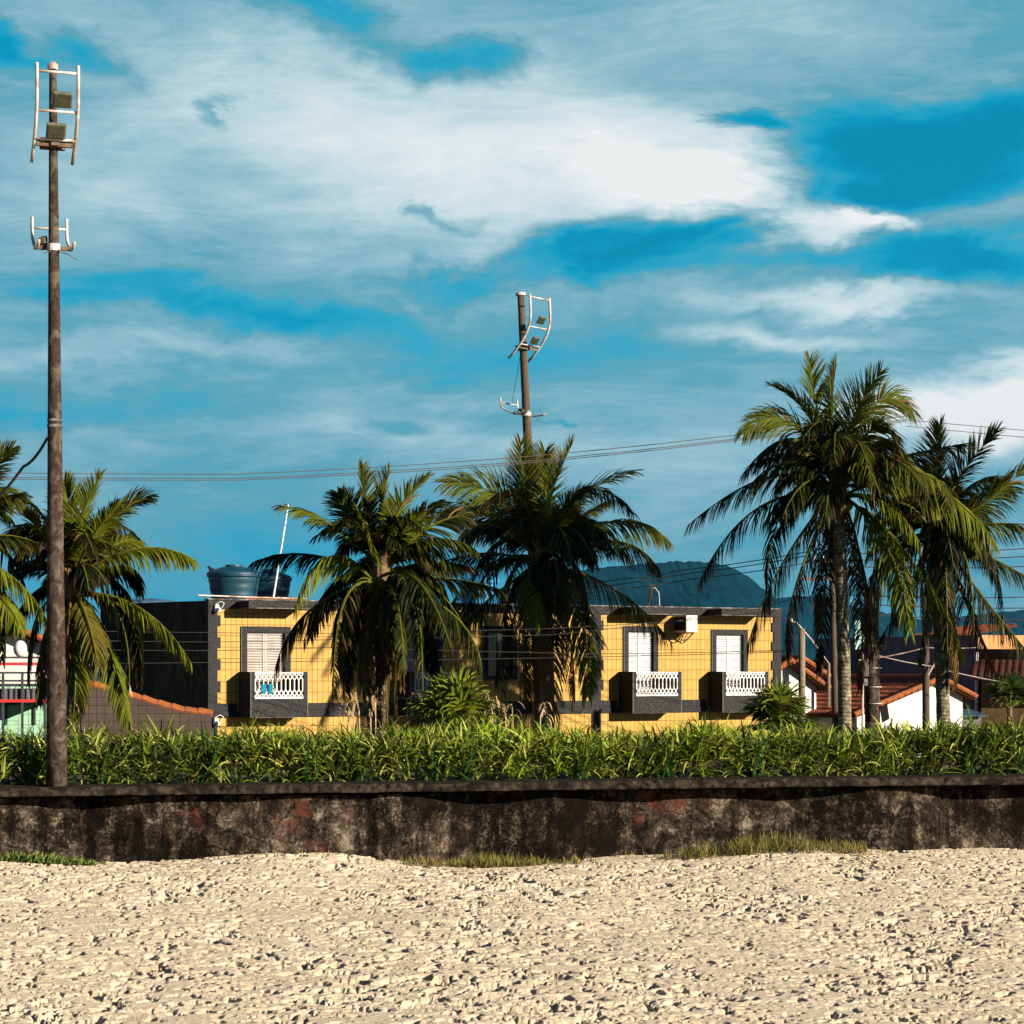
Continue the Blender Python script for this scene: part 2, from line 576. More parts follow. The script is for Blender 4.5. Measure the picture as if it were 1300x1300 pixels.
wn2 = sky_noise(1 / 75, .5, 1.0, 10, 6, .62, .8, (5.1, 8.7, 0))
sub2 = nt.n('ShaderNodeVectorMath', operation='SUBTRACT')
nt.t.links.new(wn2.outputs['Color'], sub2.inputs[0])
sub2.inputs[1].default_value = (.5, .5, .5)
mul2 = nt.n('ShaderNodeVectorMath', operation='MULTIPLY')
nt.t.links.new(sub2.outputs[0], mul2.inputs[0])
mul2.inputs[1].default_value = (150, 52, 0)
addv2 = nt.n('ShaderNodeVectorMath', operation='ADD')
nt.t.links.new(PW, addv2.inputs[0])
nt.t.links.new(mul2.outputs[0], addv2.inputs[1])
PW = addv2.outputs[0]
cov = nt.math('ADD', 0.50, 0.0)


def blob(px, py, rx, ry, wgt, rot=0, hard=0.0):
    """a patch of more (or less) cloud around one bearing/elevation"""
    global cov
    mp = nt.n('ShaderNodeMapping', vector_type='TEXTURE')
    mp.inputs['Location'].default_value = (px - 650, HZ - py, 0)
    mp.inputs['Rotation'].default_value = (0, 0, R(rot))
    mp.inputs['Scale'].default_value = (rx, ry, 1)
    nt.t.links.new(PW, mp.inputs[0])
    ln = nt.n('ShaderNodeVectorMath', operation='LENGTH')
    nt.t.links.new(mp.outputs[0], ln.inputs[0])
    m_ = nt.mapr(ln.outputs['Value'], hard * .7, 1.12, 1.0, 0.0, 'SMOOTHSTEP')
    cov = nt.math('MULTIPLY_ADD', m_, wgt, cov)


for b in [
    # column, row, half width, half height, weight, tilt, hardness
    (520, 190, 520, 190, .24, -6), (330, 120, 330, 110, .10, -14), (640, 250, 330, 110, .14, 0), (870, 205, 230, 90, .22, -14, .2),
    (880, 250, 240, 46, .26, -4, .3), (120, 260, 260, 100, .12, 0), (1000, 60, 380, 100, .10, 8), (60, 20, 220, 60, .06),
    (385, 8, 170, 48, -.36, -8, .1), (15, 85, 110, 46, -.38, -25, .1), (150, 97, 80, 40, -.30, -20), (590, 92, 100, 46, -.36, -12), (500, 60, 130, 40, -.14, -20),
    (1160, 200, 250, 90, -.47, 10, .28), (1270, 165, 110, 70, -.2, 0, .3), (962, 160, 62, 24, -.42, 0, .3), (1200, 250, 280, 34, -.18, 0, .3),
    (850, 314, 205, 44, -.46, 3, .25), (690, 345, 190, 30, -.26, 12), (1190, 333, 240, 36, -.38, 0, .3), (1000, 300, 170, 26, .46, 10, .1),
    (1085, 285, 90, 22, .38, -14), (290, 405, 340, 38, -.28, -3), (560, 372, 240, 22, -.12, 0), (90, 395, 220, 26, -.12, 0, .2),
    (1060, 383, 220, 26, .34, 0, .1), (950, 428, 170, 24, .28, 2), (1250, 515, 230, 62, .52, 2, .35), (1210, 560, 220, 60, .2),
    (150, 462, 280, 26, .16, 2), (60, 530, 300, 34, -.16, 0), (480, 565, 420, 40, .12, 0), (495, 555, 66, 20, -.2),
    (300, 147, 28, 22, -.24), (535, 287, 44, 12, -.22, -5), (572, 300, 70, 14, -.24, -6), (740, 530, 34, 8, -.2),
    (650, 440, 400, 60, -.14, 0), (800, 590, 320, 60, .08, 0),
    (250, 740, 800, 130, -.16, 0), (900, 640, 300, 90, .06, 0),
]:
    blob(*b)
d1 = sky_noise(1 / 150, .30, 1.0, 12, 10, .66, 1.6, (7.3, 2.2, 0))
d2 = sky_noise(1 / 420, .45, 1.0, 6, 5, .55, .6, (1.3, 9.2, 0))
d3 = sky_noise(1 / 42, .20, 1.0, -14, 10, .70, 2.8, (2.3, 4.4, 0))
cov = nt.math('MULTIPLY_ADD', nt.math('SUBTRACT', d1.outputs[0], .5), .46, cov)
cov = nt.math('MULTIPLY_ADD', nt.math('SUBTRACT', d2.outputs[0], .5), .30, cov)
cov = nt.math('MULTIPLY_ADD', nt.math('SUBTRACT', d3.outputs[0], .5), .20, cov)
cov = nt.math('MULTIPLY_ADD', nt.math('SUBTRACT', cov, .5), 1.12, .5)
ccol = nt.ramp(cov, [(-0.0, (.0, .25, .44)), (.14, (.0, .31, .525)), (.30, (.03, .365, .55)), (.44, (.115, .365, .475)), (.60, (.28, .50, .585)), (.78, (.54, .695, .75)), (1.0, (.86, .865, .86))])
# lower air is a little darker and greyer under the cloud deck
dk = nt.mapr(cv, 40, 430, .86, 1.0, 'SMOOTHSTEP')
ccol = nt.mix(1.0, ccol, nt.n('ShaderNodeCombineColor').outputs[0], 'MULTIPLY') if False else ccol
vm = nt.n('ShaderNodeVectorMath', operation='SCALE')
nt.t.links.new(ccol, vm.inputs[0])
nt.t.links.new(dk, vm.inputs['Scale'])
bg2 = nt.n('ShaderNodeBackground', i_Strength=1 / 2 ** EXPO)
nt.t.links.new(vm.outputs[0], bg2.inputs[0])
m1 = nt.mapr(nt.math('ABSOLUTE', az), R(17), R(38), 1, 0, 'SMOOTHSTEP')
m2 = nt.mapr(el, R(19), R(34), 1, 0, 'SMOOTHSTEP')
mxs = nt.n('ShaderNodeMixShader')
nt.t.links.new(nt.math('MULTIPLY', m1, m2), mxs.inputs[0])
nt.t.links.new(bg1.outputs[0], mxs.inputs[1])
nt.t.links.new(bg2.outputs[0], mxs.inputs[2])
nt.t.links.new(mxs.outputs[0], out.inputs['Surface'])

scene.view_settings.view_transform = 'Standard'
scene.view_settings.look = 'None'
scene.view_settings.exposure = EXPO
scene.view_settings.gamma = 1.0
scene.view_settings.use_curve_mapping = False

# ------------------------------------------------------------------ terrain
def sheet(name, xs, ys, zf, mat, smooth=True):
    xs, ys = np.asarray(xs, float), np.asarray(ys, float)
    X, Y = np.meshgrid(xs, ys)
    Z = zf(X, Y)
    nx, ny = len(xs), len(ys)
    co_ = np.stack([X, Y, Z], -1).reshape(-1, 3).astype(np.float32)
    idx = np.arange(nx * ny).reshape(ny, nx)
    q = np.stack([idx[:-1, :-1], idx[:-1, 1:], idx[1:, 1:], idx[1:, :-1]], -1).reshape(-1, 4).astype(np.int32)
    me = bpy.data.meshes.new(name)
    me.vertices.add(len(co_))
    me.vertices.foreach_set('co', co_.ravel())
    me.loops.add(q.size)
    me.loops.foreach_set('vertex_index', q.ravel())
    me.polygons.add(len(q))
    me.polygons.foreach_set('loop_start', np.arange(0, q.size, 4, dtype=np.int32))
    me.polygons.foreach_set('loop_total', np.full(len(q), 4, dtype=np.int32))
    me.polygons.foreach_set('use_smooth', np.full(len(q), smooth))
    me.update(calc_edges=True)
    me.validate()
    me.materials.append(mat)
    o = bpy.data.objects.new(name, me)
    COL.objects.link(o)
    return o


rs = np.random.RandomState(11)


def vnoise(X, Y, cell, seed):
    r = np.random.RandomState(seed)
    g = r.rand(257, 257)
    x, y = X / cell, Y / cell
    xi, yi = np.floor(x).astype(int), np.floor(y).astype(int)
    fx, fy = x - xi, y - yi
    fx, fy = fx * fx * (3 - 2 * fx), fy * fy * (3 - 2 * fy)
    a, b = g[yi % 256, xi % 256], g[yi % 256, (xi + 1) % 256]
    c, d = g[(yi + 1) % 256, xi % 256], g[(yi + 1) % 256, (xi + 1) % 256]
    return (a * (1 - fx) + b * fx) * (1 - fy) + (c * (1 - fx) + d * fx) * fy


WTH = R(13.5)                                  # the sea wall runs a little away to the right
WALL0 = Vector((0, 31.57, 0))


def wall_y(X):
    return WALL0.y + X * math.tan(WTH)


def base_z(X, Y):
    """the beach: a gentle slope up to the wall, with drifts against it"""
    d = wall_y(X) - Y                          # metres in front of the wall
    z = -.055 * np.clip(d, -2, 60)
    px = 650 + F * X / np.maximum(Y, 5)
    m = .10 * np.exp(-((px - 400) / 110) ** 2) + .12 * np.exp(-((px - 1010) / 110) ** 2) + .06 * np.exp(-((px - 1230) / 120) ** 2) \
        - .06 * np.exp(-((px - 170) / 120) ** 2) - .10 * np.exp(-((px - 610) / 130) ** 2) + .04 * np.exp(-((px - 20) / 90) ** 2)
    z = z + m * np.exp(-np.clip(d, 0, 99) / 1.1)
    return z - .02 - .013 * np.clip(X, -8, 8)


def sand_z(X, Y):
    z = base_z(X, Y)
    z = z + (vnoise(X, Y, 1.9, 1) - .5) * .07 + (vnoise(X, Y, .6, 2) - .5) * .022
    dens = vnoise(X, Y * .7, 1.3, 21) * .6 + vnoise(X, Y, .5, 22) * .4          # how trampled it is
    Xs = X * .55 + (vnoise(X, Y, .3, 41) - .5) * .12
    nb = vnoise(Xs + .31, Y, .088, 3) * .44 + vnoise(Xs, Y + .2, .046, 4) * .36 + vnoise(X, Y, .028, 5) * .20

    def sst(v, lo, hi):
        q = np.clip((v - lo) / (hi - lo), 0, 1)
        return q * q * (3 - 2 * q)
    t = .535 - .26 * (dens - .5)
    z = z - .050 * sst(nb, t, t + .08) - .022 * sst(nb, t + .05, t + .12)
    n2 = vnoise(Xs, Y, .11, 31) * .5 + vnoise(X, Y, .055, 32) * .5
    z = z + .008 * sst(n2, .58, .66) + (vnoise(X, Y, .03, 33) - .5) * .005
    # single foot and shoe prints
    x0, y0 = X[0, 0], Y[0, 0]
    dx, dy = X[0, 1] - X[0, 0], Y[1, 0] - Y[0, 0]
    ny, nx = X.shape
    r = rs
    for i in range(1100):
        cx, cy = r.uniform(X[0, 0], X[0, -1]), r.uniform(Y[0, 0], Y[-1, 0])
        if (wall_y(cx) - cy) < .8: continue
        L = r.uniform(.09, .15)
        Wd = L * r.uniform(.35, .6)
        dep = r.uniform(.015, .05)
        a = r.uniform(0, math.pi)
        rad = L * 1.9
        i0, i1 = int((cx - rad - x0) / dx), int((cx + rad - x0) / dx) + 2
        j0, j1 = int((cy - rad - y0) / dy), int((cy + rad - y0) / dy) + 2
        i0, j0, i1, j1 = max(i0, 0), max(j0, 0), min(i1, nx), min(j1, ny)
        if i1 - i0 < 2 or j1 - j0 < 2: continue
        xx, yy = X[j0:j1, i0:i1] - cx, Y[j0:j1, i0:i1] - cy
        xx = xx + (nb[j0:j1, i0:i1] - .5) * .10
        yy = yy + (n2[j0:j1, i0:i1] - .5) * .10
        u = (xx * math.cos(a) + yy * math.sin(a)) / L
        v = (-xx * math.sin(a) + yy * math.cos(a)) / Wd
        q = np.sqrt(u * u + v * v)
        z[j0:j1, i0:i1] += -dep * np.exp(-(q / .8) ** 6) + dep * .2 * np.exp(-((q - 1.2) / .28) ** 2)
    ex = np.minimum(np.minimum(X - X[0, 0], X[0, -1] - X), Y - Y[0, 0])
    return z - .25 * np.clip(1 - ex / .5, 0, 1)


sand = sheet('sand', np.arange(-7.6, 7.9, .0135), np.arange(19.6, 34.4, .0135), sand_z, M['sand'])
tag(sand, kind='structure')
far_sand = sheet('beach', np.concatenate([np.linspace(-400, -12, 12), np.linspace(-10, 10, 41), np.linspace(12, 400, 12)]),
                 np.concatenate([np.linspace(-60, 14, 10), np.linspace(15, 40, 51)]),
                 lambda X, Y: np.where(Y > wall_y(X) + .25, -3.0, base_z(X, Y) - .16), M['sand'])
tag(far_sand, kind='structure')


def land_z(X, Y):
    d = (Y - wall_y(np.clip(X, -60, 60))) * math.cos(WTH)
    z = np.where(d < 9, .93, .93 - 2.5 * np.clip((d - 9) / 9, 0, 1))
    z = z + np.where(d > .5, (vnoise(X, Y, 3, 5) - .5) * .1, 0)
    return np.where(d < .05, -1.2, z)


def land_grid():
    us = np.concatenate([np.linspace(-9000, -70, 8), np.linspace(-60, 60, 121), np.linspace(70, 9000, 8)])
    ds = np.concatenate([[.12], np.linspace(.3, 30, 50), [60, 150, 500, 2000, 12000]])
    return us, ds


us, ds = land_grid()
U, D = np.meshgrid(us, ds)
verts, faces = [], []
for j, d in enumerate(ds):
    for i, u in enumerate(us):
        y = wall_y(max(-60, min(60, u))) + d / math.cos(WTH)
        zz = .93 if d < 9 else .93 - 2.5 * min(1, (d - 9) / 9)
        verts.append((u, y, zz))
n_ = len(us)
for j in range(len(ds) - 1):
    for i in range(n_ - 1):
        faces.append((j * n_ + i, j * n_ + i + 1, (j + 1) * n_ + i + 1, (j + 1) * n_ + i))
mb = MB()
mb.add(verts, faces)
tag(mb.build('ground', M['soil']), kind='structure')


def ridge(name, prof, Y, thick, seed):
    xs = np.linspace(prof[0][0], prof[-1][0], 420)
    hp = np.interp(xs, [p[0] for p in prof], [p[1] for p in prof])
    hp = hp + np.array([mnoise.fractal(Vector((x * .11, seed, 0)),   .6, 2.2, 5) * 1.9 for x in xs])
    X = (xs - 650) / F * Y
    H = (HZ - hp) / F * Y + EYE
    n = 40
    vs, fs = [], []
    for j in range(n + 1):
        q = j / n
        y = Y + (q - .62) * thick
        s = max(0, 1 - abs((q - .62) / .62)) if q < .62 else max(0, 1 - (q - .62) / .38)
        s = s ** .8
        for i in range(len(xs)):
            nz = mnoise.fractal(Vector((X[i] / 160 + seed, y / 160, 0)), .8, 2.1, 5)
            vs.append((X[i], y, max(-3, H[i] * s + nz * (40 * (1 - s) * min(1, s * 3 + .2) + 4) * min(1, H[i] / 40))))
    m = len(xs)
    for j in range(n):
        for i in range(m - 1):
            fs.append((j * m + i, j * m + i + 1, (j + 1) * m + i + 1, (j + 1) * m + i))
    b = MB()
    b.add(vs, fs)
    return tag(b.build(name, M['forest'], smooth=True), kind='structure')


ridge('hill', [(430, 852), (520, 815), (600, 765), (660, 738), (716, 724), (760, 719), (800, 715), (850, 712), (885, 711), (905, 711), (925, 716), (940, 722), (955, 733), (968, 745), (985, 758), (1010, 775), (1060, 800), (1120, 852)], 3000, 900, 3)
ridge('hill', [(840, 852), (900, 800), (950, 770), (992, 757), (1030, 757), (1070, 762), (1110, 772), (1150, 784), (1200, 785), (1240, 781), (1280, 776), (1330, 772), (1420, 780), (1600, 815), (1750, 852)], 3700, 1000, 9)

hz = MB()
hz.box(-1500, 3000, -80, 4600, -6, 290)
mh = bpy.data.materials.new('haze_air')
mh.use_nodes = True
mh.node_tree.nodes.clear()
ntv = NT(mh.node_tree)
vo = ntv.n('ShaderNodeOutputMaterial')
pv = ntv.n('ShaderNodeVolumePrincipled')
pv.inputs['Color'].default_value = (.14, .62, 1.0, 1)
pv.inputs['Density'].default_value = .000024
ntv.t.links.new(pv.outputs[0], vo.inputs['Volume'])
tag(hz.build('haze', mh), kind='stuff')
# ------------------------------------------------------------------ sea wall
wall = empty('sea_wall', WALL0, WTH, 'low stained concrete sea wall between the beach and the green hedge', 'wall')


def wall_part():
    vs, fs = [], []
    xs = np.arange(-16, 16.01, .06)
    zs = np.arange(-.45, .90, .05)
    for z in zs:
        for x in xs:
            s = mnoise.fractal(Vector((x * .42, z * .25, 4.4)), .6, 2.0, 2)
            y = .26 + .34 * s + .022 * mnoise.fractal(Vector((x * 3, z * 3, 1)), .7, 2, 4)
            y += -.05 * max(0, (.25 - z)) * 1.2
            for jx in (-4.6, -1.9, 3.9, 6.4):          # construction joints
                if abs(x - jx) < .035: y += .07
            vs.append((x, max(.05, min(y, .56)), z))
    m = len(xs)
    k = len(zs)
    for j in range(k - 1):
        for i in range(m - 1):
            a = j * m + i
            fs.append((a, a + 1, a + m + 1, a + m))
    # back and top so that the wall is solid
    b0 = len(vs)
    vs += [(-16, .64, -.45), (16, .64, -.45), (16, .64, .9), (-16, .64, .9)]
    fs += [(b0 + 1, b0, b0 + 3, b0 + 2)]
    b = MB()
    b.add(vs, fs)
    b.build('wall_face', M['seawall'], wall, smooth=True)
    # coping: a worn concrete slab with a ragged front edge
    b = MB()
    vs, fs = [], []
    xs = np.arange(-16, 16.01, .045)
    for x in xs:
        n1 = mnoise.fractal(Vector((x * 2.2, 7, 0)), .7, 2.1, 4)
        n2 = mnoise.fractal(Vector((x * 6, 3, 5)), .7, 2.1, 3)
        c = max(0, mnoise.noise(Vector((x * 1.6, 2.5, 9))) - .32) * .16
        fy = -.06 + .012 * n1
        vs += [(x, .62, .885), (x, fy + .012 + .01 * n2, .885 + .006 * n1), (x, fy, .905), (x, fy + .004 * n2 + c, .985 - c * .4),
               (x, fy + .02 + c, 1.0 + .004 * n1 - c * .3), (x, .62, 1.004)]
    for i in range(len(xs) - 1):
        for k in range(5):
            a = i * 6 + k
            fs.append((a, a + 6, a + 7, a + 1))
        fs.append((i * 6 + 5, i * 6 + 11, i * 6 + 6, i * 6))
    b.add(vs, fs)
    b.build('coping', M['coping'], wall)


wall_part()


def W(u, d, z):
    """a point given along the sea wall, behind it, and up"""
    return Vector((WALL0.x + u * math.cos(WTH) - d * math.sin(WTH), WALL0.y + u * math.sin(WTH) + d * math.cos(WTH), z))


def px_to_u(px, d=0.0):
    k = (px - 650) / F
    c, s = math.cos(WTH), math.sin(WTH)
    # x = u c - d s ; y = Y0 + u s + d c ; x = k y
    return (k * (WALL0.y + d * c) + d * s) / (c - k * s)


# ------------------------------------------------------------------ hedge and plants on the wall
def hedge():
    rnd = random.Random(3)
    b = MB()
    for i in range(3900):
        u = rnd.uniform(-10.2, 10.2)
        d = .62 + 1.9 * rnd.random() ** 1.7
        hvar = 1.06 + .20 * mnoise.noise(Vector((u * .8, d * .6, 0))) + .08 * mnoise.noise(Vector((u * 2.6, 1.5, 0)))
        zt = rnd.uniform(.0, .46) if d < 1.0 else rnd.uniform(.25, .5)
        base = W(u, d, .97 + zt * hvar)
        patch = mnoise.noise(Vector((u * .55, 5.5, 0)))
        var = .52 + .3 * patch + rnd.uniform(-.36, .34)
        if d < .9: var -= .12
        vg = rnd.random()
        for k in range(rnd.randint(6, 9)):
            a = rnd.uniform(0, 2 * math.pi)
            e = rnd.uniform(.05, 1.25)
            dr = Vector((math.cos(a) * math.cos(e), math.sin(a) * math.cos(e), math.sin(e)))
            L = rnd.uniform(.2, .44) * hvar
            nr = Vector((-math.cos(a) * math.sin(e), -math.sin(a) * math.sin(e), math.cos(e)))
            nr = (nr + Vector((rnd.uniform(-.7, .7), rnd.uniform(-.7, .7), rnd.uniform(-.3, .3)))).normalized()
            dry = 1.0 if rnd.random() < .055 else rnd.uniform(0, .12)
            rib = rnd.uniform(.3, .9) if vg < .22 and rnd.random() < .6 else 0
            b.blade(base + Vector((rnd.uniform(-.04, .04), rnd.uniform(-.04, .04), rnd.uniform(-.08, .05))), dr, nr, L, rnd.uniform(.024, .044), 4,
                    rnd.uniform(.2, 1.5), (dry, max(0, min(1, var + rnd.uniform(-.2, .2))), rib, 1), prof=lambda q: (min(1, .45 + 2.2 * q)) * (1 - q) ** .6)
    o = b.build('hedge_plants', M['hedge'])
    tag(o, 'dense hedge of yellow green strap leaved plants growing along the top of the sea wall', 'hedge', kind='stuff')


hedge()


def lily(px, d, h, n, seed, label):
    rnd = random.Random(seed)
    base = W(px_to_u(px, d), d, .93)
    root = empty('lily_plant', base, 0, label, 'plant', 'broad leaved lily clumps in the hedge')
    b = MB(base)
    for k in range(n):
        a = rnd.uniform(0, 2 * math.pi)
        e = rnd.uniform(.55, 1.5)
        dr = Vector((math.cos(a) * math.cos(e), math.sin(a) * math.cos(e), math.sin(e)))
        nr = Vector((-math.cos(a) * math.sin(e), -math.sin(a) * math.sin(e), math.cos(e)))
        off = Vector((rnd.uniform(-.1, .1), rnd.uniform(-.1, .1), rnd.uniform(.0, .12)))
        b.blade(base + off, dr, nr, h * rnd.uniform(.75, 1.15), rnd.uniform(.04, .065), 7, rnd.uniform(.3, 1.5), (rnd.uniform(0, .08), rnd.uniform(.2, .95), 0, 1),
                prof=lambda q: (min(1, .6 + 1.2 * q)) * (1 - q) ** .55)
    b.build('leaves', M['lily'], root)
    b = MB(base)
    for k in range(5):
        x, y = rnd.uniform(-.08, .08), rnd.uniform(-.08, .08)
        b.tube([base + Vector((x, y, -.05)), base + Vector((x * 1.3, y * 1.3, .16))], [.03, .022], 6)
    b.build('stem', M['lily'], root)


lily(35, .75, .72, 26, 1, 'dark green lily clump in the hedge at the left of the tall brown pole')
lily(128, .72, .62, 20, 2, 'low lily clump in the hedge just right of the tall brown pole')
lily(262, .72, .78, 26, 3, 'dark lily clump in the hedge below the left corner of the yellow building')
lily(390, .66, .85, 30, 4, 'lily clump with tall upright blades below the leftmost balcony')
lily(452, .72, .7, 24, 5, 'lily clump in the hedge below the leftmost shaggy palm of the yellow building')
lily(548, .70, .72, 30, 6, 'dark green lily clump below the small fan palm in front of the yellow building')
lily(592, .66, .7, 28, 7, 'bluish green lily clump between the small fan palm and the withered brown plant')
lily(735, .66, .68, 20, 8, 'lily clump in the hedge right of the palm in front of the middle lamp pole')
lily(842, .72, .7, 22, 9, 'lily clump in the hedge below the second balcony from the right')
lily(958, .68, .8, 26, 10, 'lily clump in the hedge in front of the right hand fan palm')
lily(1105, .72, .7, 22, 11, 'lily clump in the hedge below the dark banded concrete pole')
lily(1228, .72, 1.0, 34, 12, 'tallest dark blue green lily clump near the right end of the hedge')
lily(1290, .66, .74, 22, 13, 'rightmost lily clump at the edge of the hedge')


def fan_palm(loc, rad, n, seed, label, bright=.6, mat='fan'):
    rnd = random.Random(seed)
    loc = Vector(loc)
    root = empty('fan_palm', loc, 0, label, 'palm')
    b, s = MB(loc), MB(loc)
    for k in range(n):
        a = rnd.uniform(0, 2 * math.pi)
        e = rnd.uniform(.05, 1.5)
        d = Vector((math.cos(a) * math.cos(e), math.sin(a) * math.cos(e), math.sin(e)))
        pl = rad * rnd.uniform(.45, .65)
        tip = loc + d * pl + Vector((0, 0, .05))
        s.tube([loc, loc + d * pl * .5 + Vector((0, 0, .03)), tip], [.018, .014, .009], 5, tint=(0, .6, .5, 1))
        side = d.cross(Vector((0, 0, 1))).normalized()
        up = side.cross(d).normalized()
        var = bright + rnd.uniform(-.35, .3)
        dry = 1 if rnd.random() < .04 else 0
        for j in range(17):
            t = (j - 8) / 8 * 1.75
            dd = (d * math.cos(t) + side * math.sin(t) + up * rnd.uniform(-.05, .2)).normalized()
            L = rad * rnd.uniform(.5, .66) * (1 - .18 * abs(t) / 1.75)
            b.blade(tip, dd, up, L, rad * .062, 5, rnd.uniform(.4, 1.9), (dry, max(0, min(1, var + rnd.uniform(-.15, .15))), 0, 1),
                    prof=lambda q: min(1, .4 + 2 * q) * (1 - q) ** .5, tip=dry or .12)
    b.build('leaves', M[mat], root)
    s.build('stem', M[mat], root)
    t = MB(loc)
    t.tube([loc + Vector((0, 0, -1.2)), loc + Vector((0, 0, .05))], [.09, .07], 8)
    t.build('trunk', M['husk'], root)


fan_palm(at(577, 934, 40), .98, 46, 1, 'small green fan palm behind the hedge between the two shaggy palms', .95)
fan_palm(at(990, 930, 41), .80, 40, 2, 'small fan palm behind the hedge below the rightmost balcony', .65)
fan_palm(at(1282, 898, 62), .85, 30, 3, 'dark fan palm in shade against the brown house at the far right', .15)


def withered(px, py, Y, seed, label):
    rnd = random.Random(seed)
    loc = at(px, py, Y)
    root = empty('withered_plant', loc, 0, label, 'plant', 'withered brown plants behind the hedge')
    b, s = MB(loc), MB(loc)
    for k in range(7):
        x = rnd.uniform(-.5, .5)
        h = rnd.uniform(.3, .62)
        top = loc + Vector((x * 1.3, rnd.uniform(-.2, .2), h))
        s.tube([loc + Vector((x, 0, -.7)), loc + Vector((x * 1.1, 0, h * .5)), top], [.016, .013, .01], 5, tint=(1, .4, 0, 1))
        for j in range(9):
            a = rnd.uniform(0, 6.28)
            b.blade(top + Vector((0, 0, rnd.uniform(-.25, .02))), (math.cos(a) * .6, math.sin(a) * .6, .5), (0, 0, 1), rnd.uniform(.18, .34), .05, 5, rnd.uniform(2.5, 5), (rnd.random(), rnd.random(), 0, 1))
    b.build('leaves', M['withered'], root)
    s.build('stem', M['withered'], root)


withered(655, 925, 40, 1, 'withered brown plant with curled leaves behind the hedge, below the dark window')
withered(480, 925, 40, 2, 'low withered brown plant at the foot of the left shaggy palm')


def grass_patch(px0, px1, n, hgt, seed, mat, label, name='grass_tufts', dd=(.02, .5), lean=.8, W_=.012):
    rnd = random.Random(seed)
    b = MB()
    for i in range(n):
        q = rnd.random()
        px = px0 + (px1 - px0) * (q if rnd.random() < .4 else .5 + (rnd.random() + rnd.random() + rnd.random() - 1.5) / 2.2)
        gate = mnoise.noise(Vector((px * .03, seed * 3.3, 0))) + .6 * mnoise.noise(Vector((px * .11, seed * 5.1, 2)))
        if gate < rnd.uniform(-.75, .35): continue
        bell = .55 + .6 * math.exp(-(((px - (px0 + px1) / 2) / (px1 - px0)) * 3) ** 2) + .3 * gate
        d = -rnd.uniform(*dd)
        u = px_to_u(px, d)
        p = W(u, d, 0)
        p.z = float(base_z(np.array([p.x]), np.array([p.y]))[0]) - .01
        for k in range(rnd.randint(3, 6)):
            a = rnd.uniform(0, 6.28)
            e = rnd.uniform(lean, 1.5)
            dr = Vector((math.cos(a) * math.cos(e), math.sin(a) * math.cos(e), math.sin(e)))
            nr = Vector((-math.cos(a) * math.sin(e), -math.sin(a) * math.sin(e), math.cos(e)))
            b.blade(p + Vector((rnd.uniform(-.03, .03), rnd.uniform(-.03, .03), 0)), dr, nr, hgt * bell * rnd.uniform(.4, 1.3), W_, 4, rnd.uniform(.3, 2.0),
                    (max(0, rnd.uniform(-.4, .9)), rnd.random(), 0, 1))
    tag(b.build(name, M[mat]), label, 'grass', kind='stuff')


grass_patch(515, 735, 1300, .15, 1, 'grass', 'dry olive beach grass growing on the drift at the middle of the sea wall', dd=(-.2, .35), lean=.15)
grass_patch(835, 1100, 950, .21, 2, 'grass', 'yellow green beach grass on the sand mound at the right of the sea wall', dd=(-.15, .3), lean=.8)
grass_patch(400, 430, 40, .1, 3, 'grass', 'short dry grass at the wall foot below the leftmost balcony', dd=(-.12, .1), lean=.4)
grass_patch(-20, 120, 330, .09, 4, 'weed', 'bright green weeds creeping along the wall foot at the far left', 'weeds', dd=(-.15, .1), lean=.1, W_=.035)
grass_patch(240, 420, 60, .06, 5, 'grass', 'sparse dry sprigs along the wall foot left of the middle', dd=(-.15, .05), lean=.4)


def vine(seed, label):
    rnd = random.Random(seed)
    p0 = W(px_to_u(1050 + seed * 12, -.25), -.25, 0)
    pts = []
    a = -1.0 + rnd.uniform(-.5, .5)
    p = p0.copy()
    for k in range(16):
        z = float(base_z(np.array([p.x]), np.array([p.y]))[0])
        pts.append(Vector((p.x, p.y, z + .05 + .02 * math.sin(k * 1.3))))
        a += rnd.uniform(-.35, .35)
        p = p + Vector((math.cos(a), math.sin(a), 0)) * .09
    b = MB(p0)
    b.tube(pts, .005, 5, tint=(1, .3, 0, 1))
    for q in pts[::2]:
        b.blade(q, (rnd.uniform(-1, 1), rnd.uniform(-1, 1), .6), (0, 0, 1), .05, .02, 2, 1, (.5, .4, 0, 1))
    tag(b.build('beach_vine', M['grass'], loc=p0), label, 'vine', 'runners of beach vine on the sand mound')


for s_ in (1, 2, 3, 4):
    vine(s_, 'thin brown runner of beach vine trailing down the sand mound')

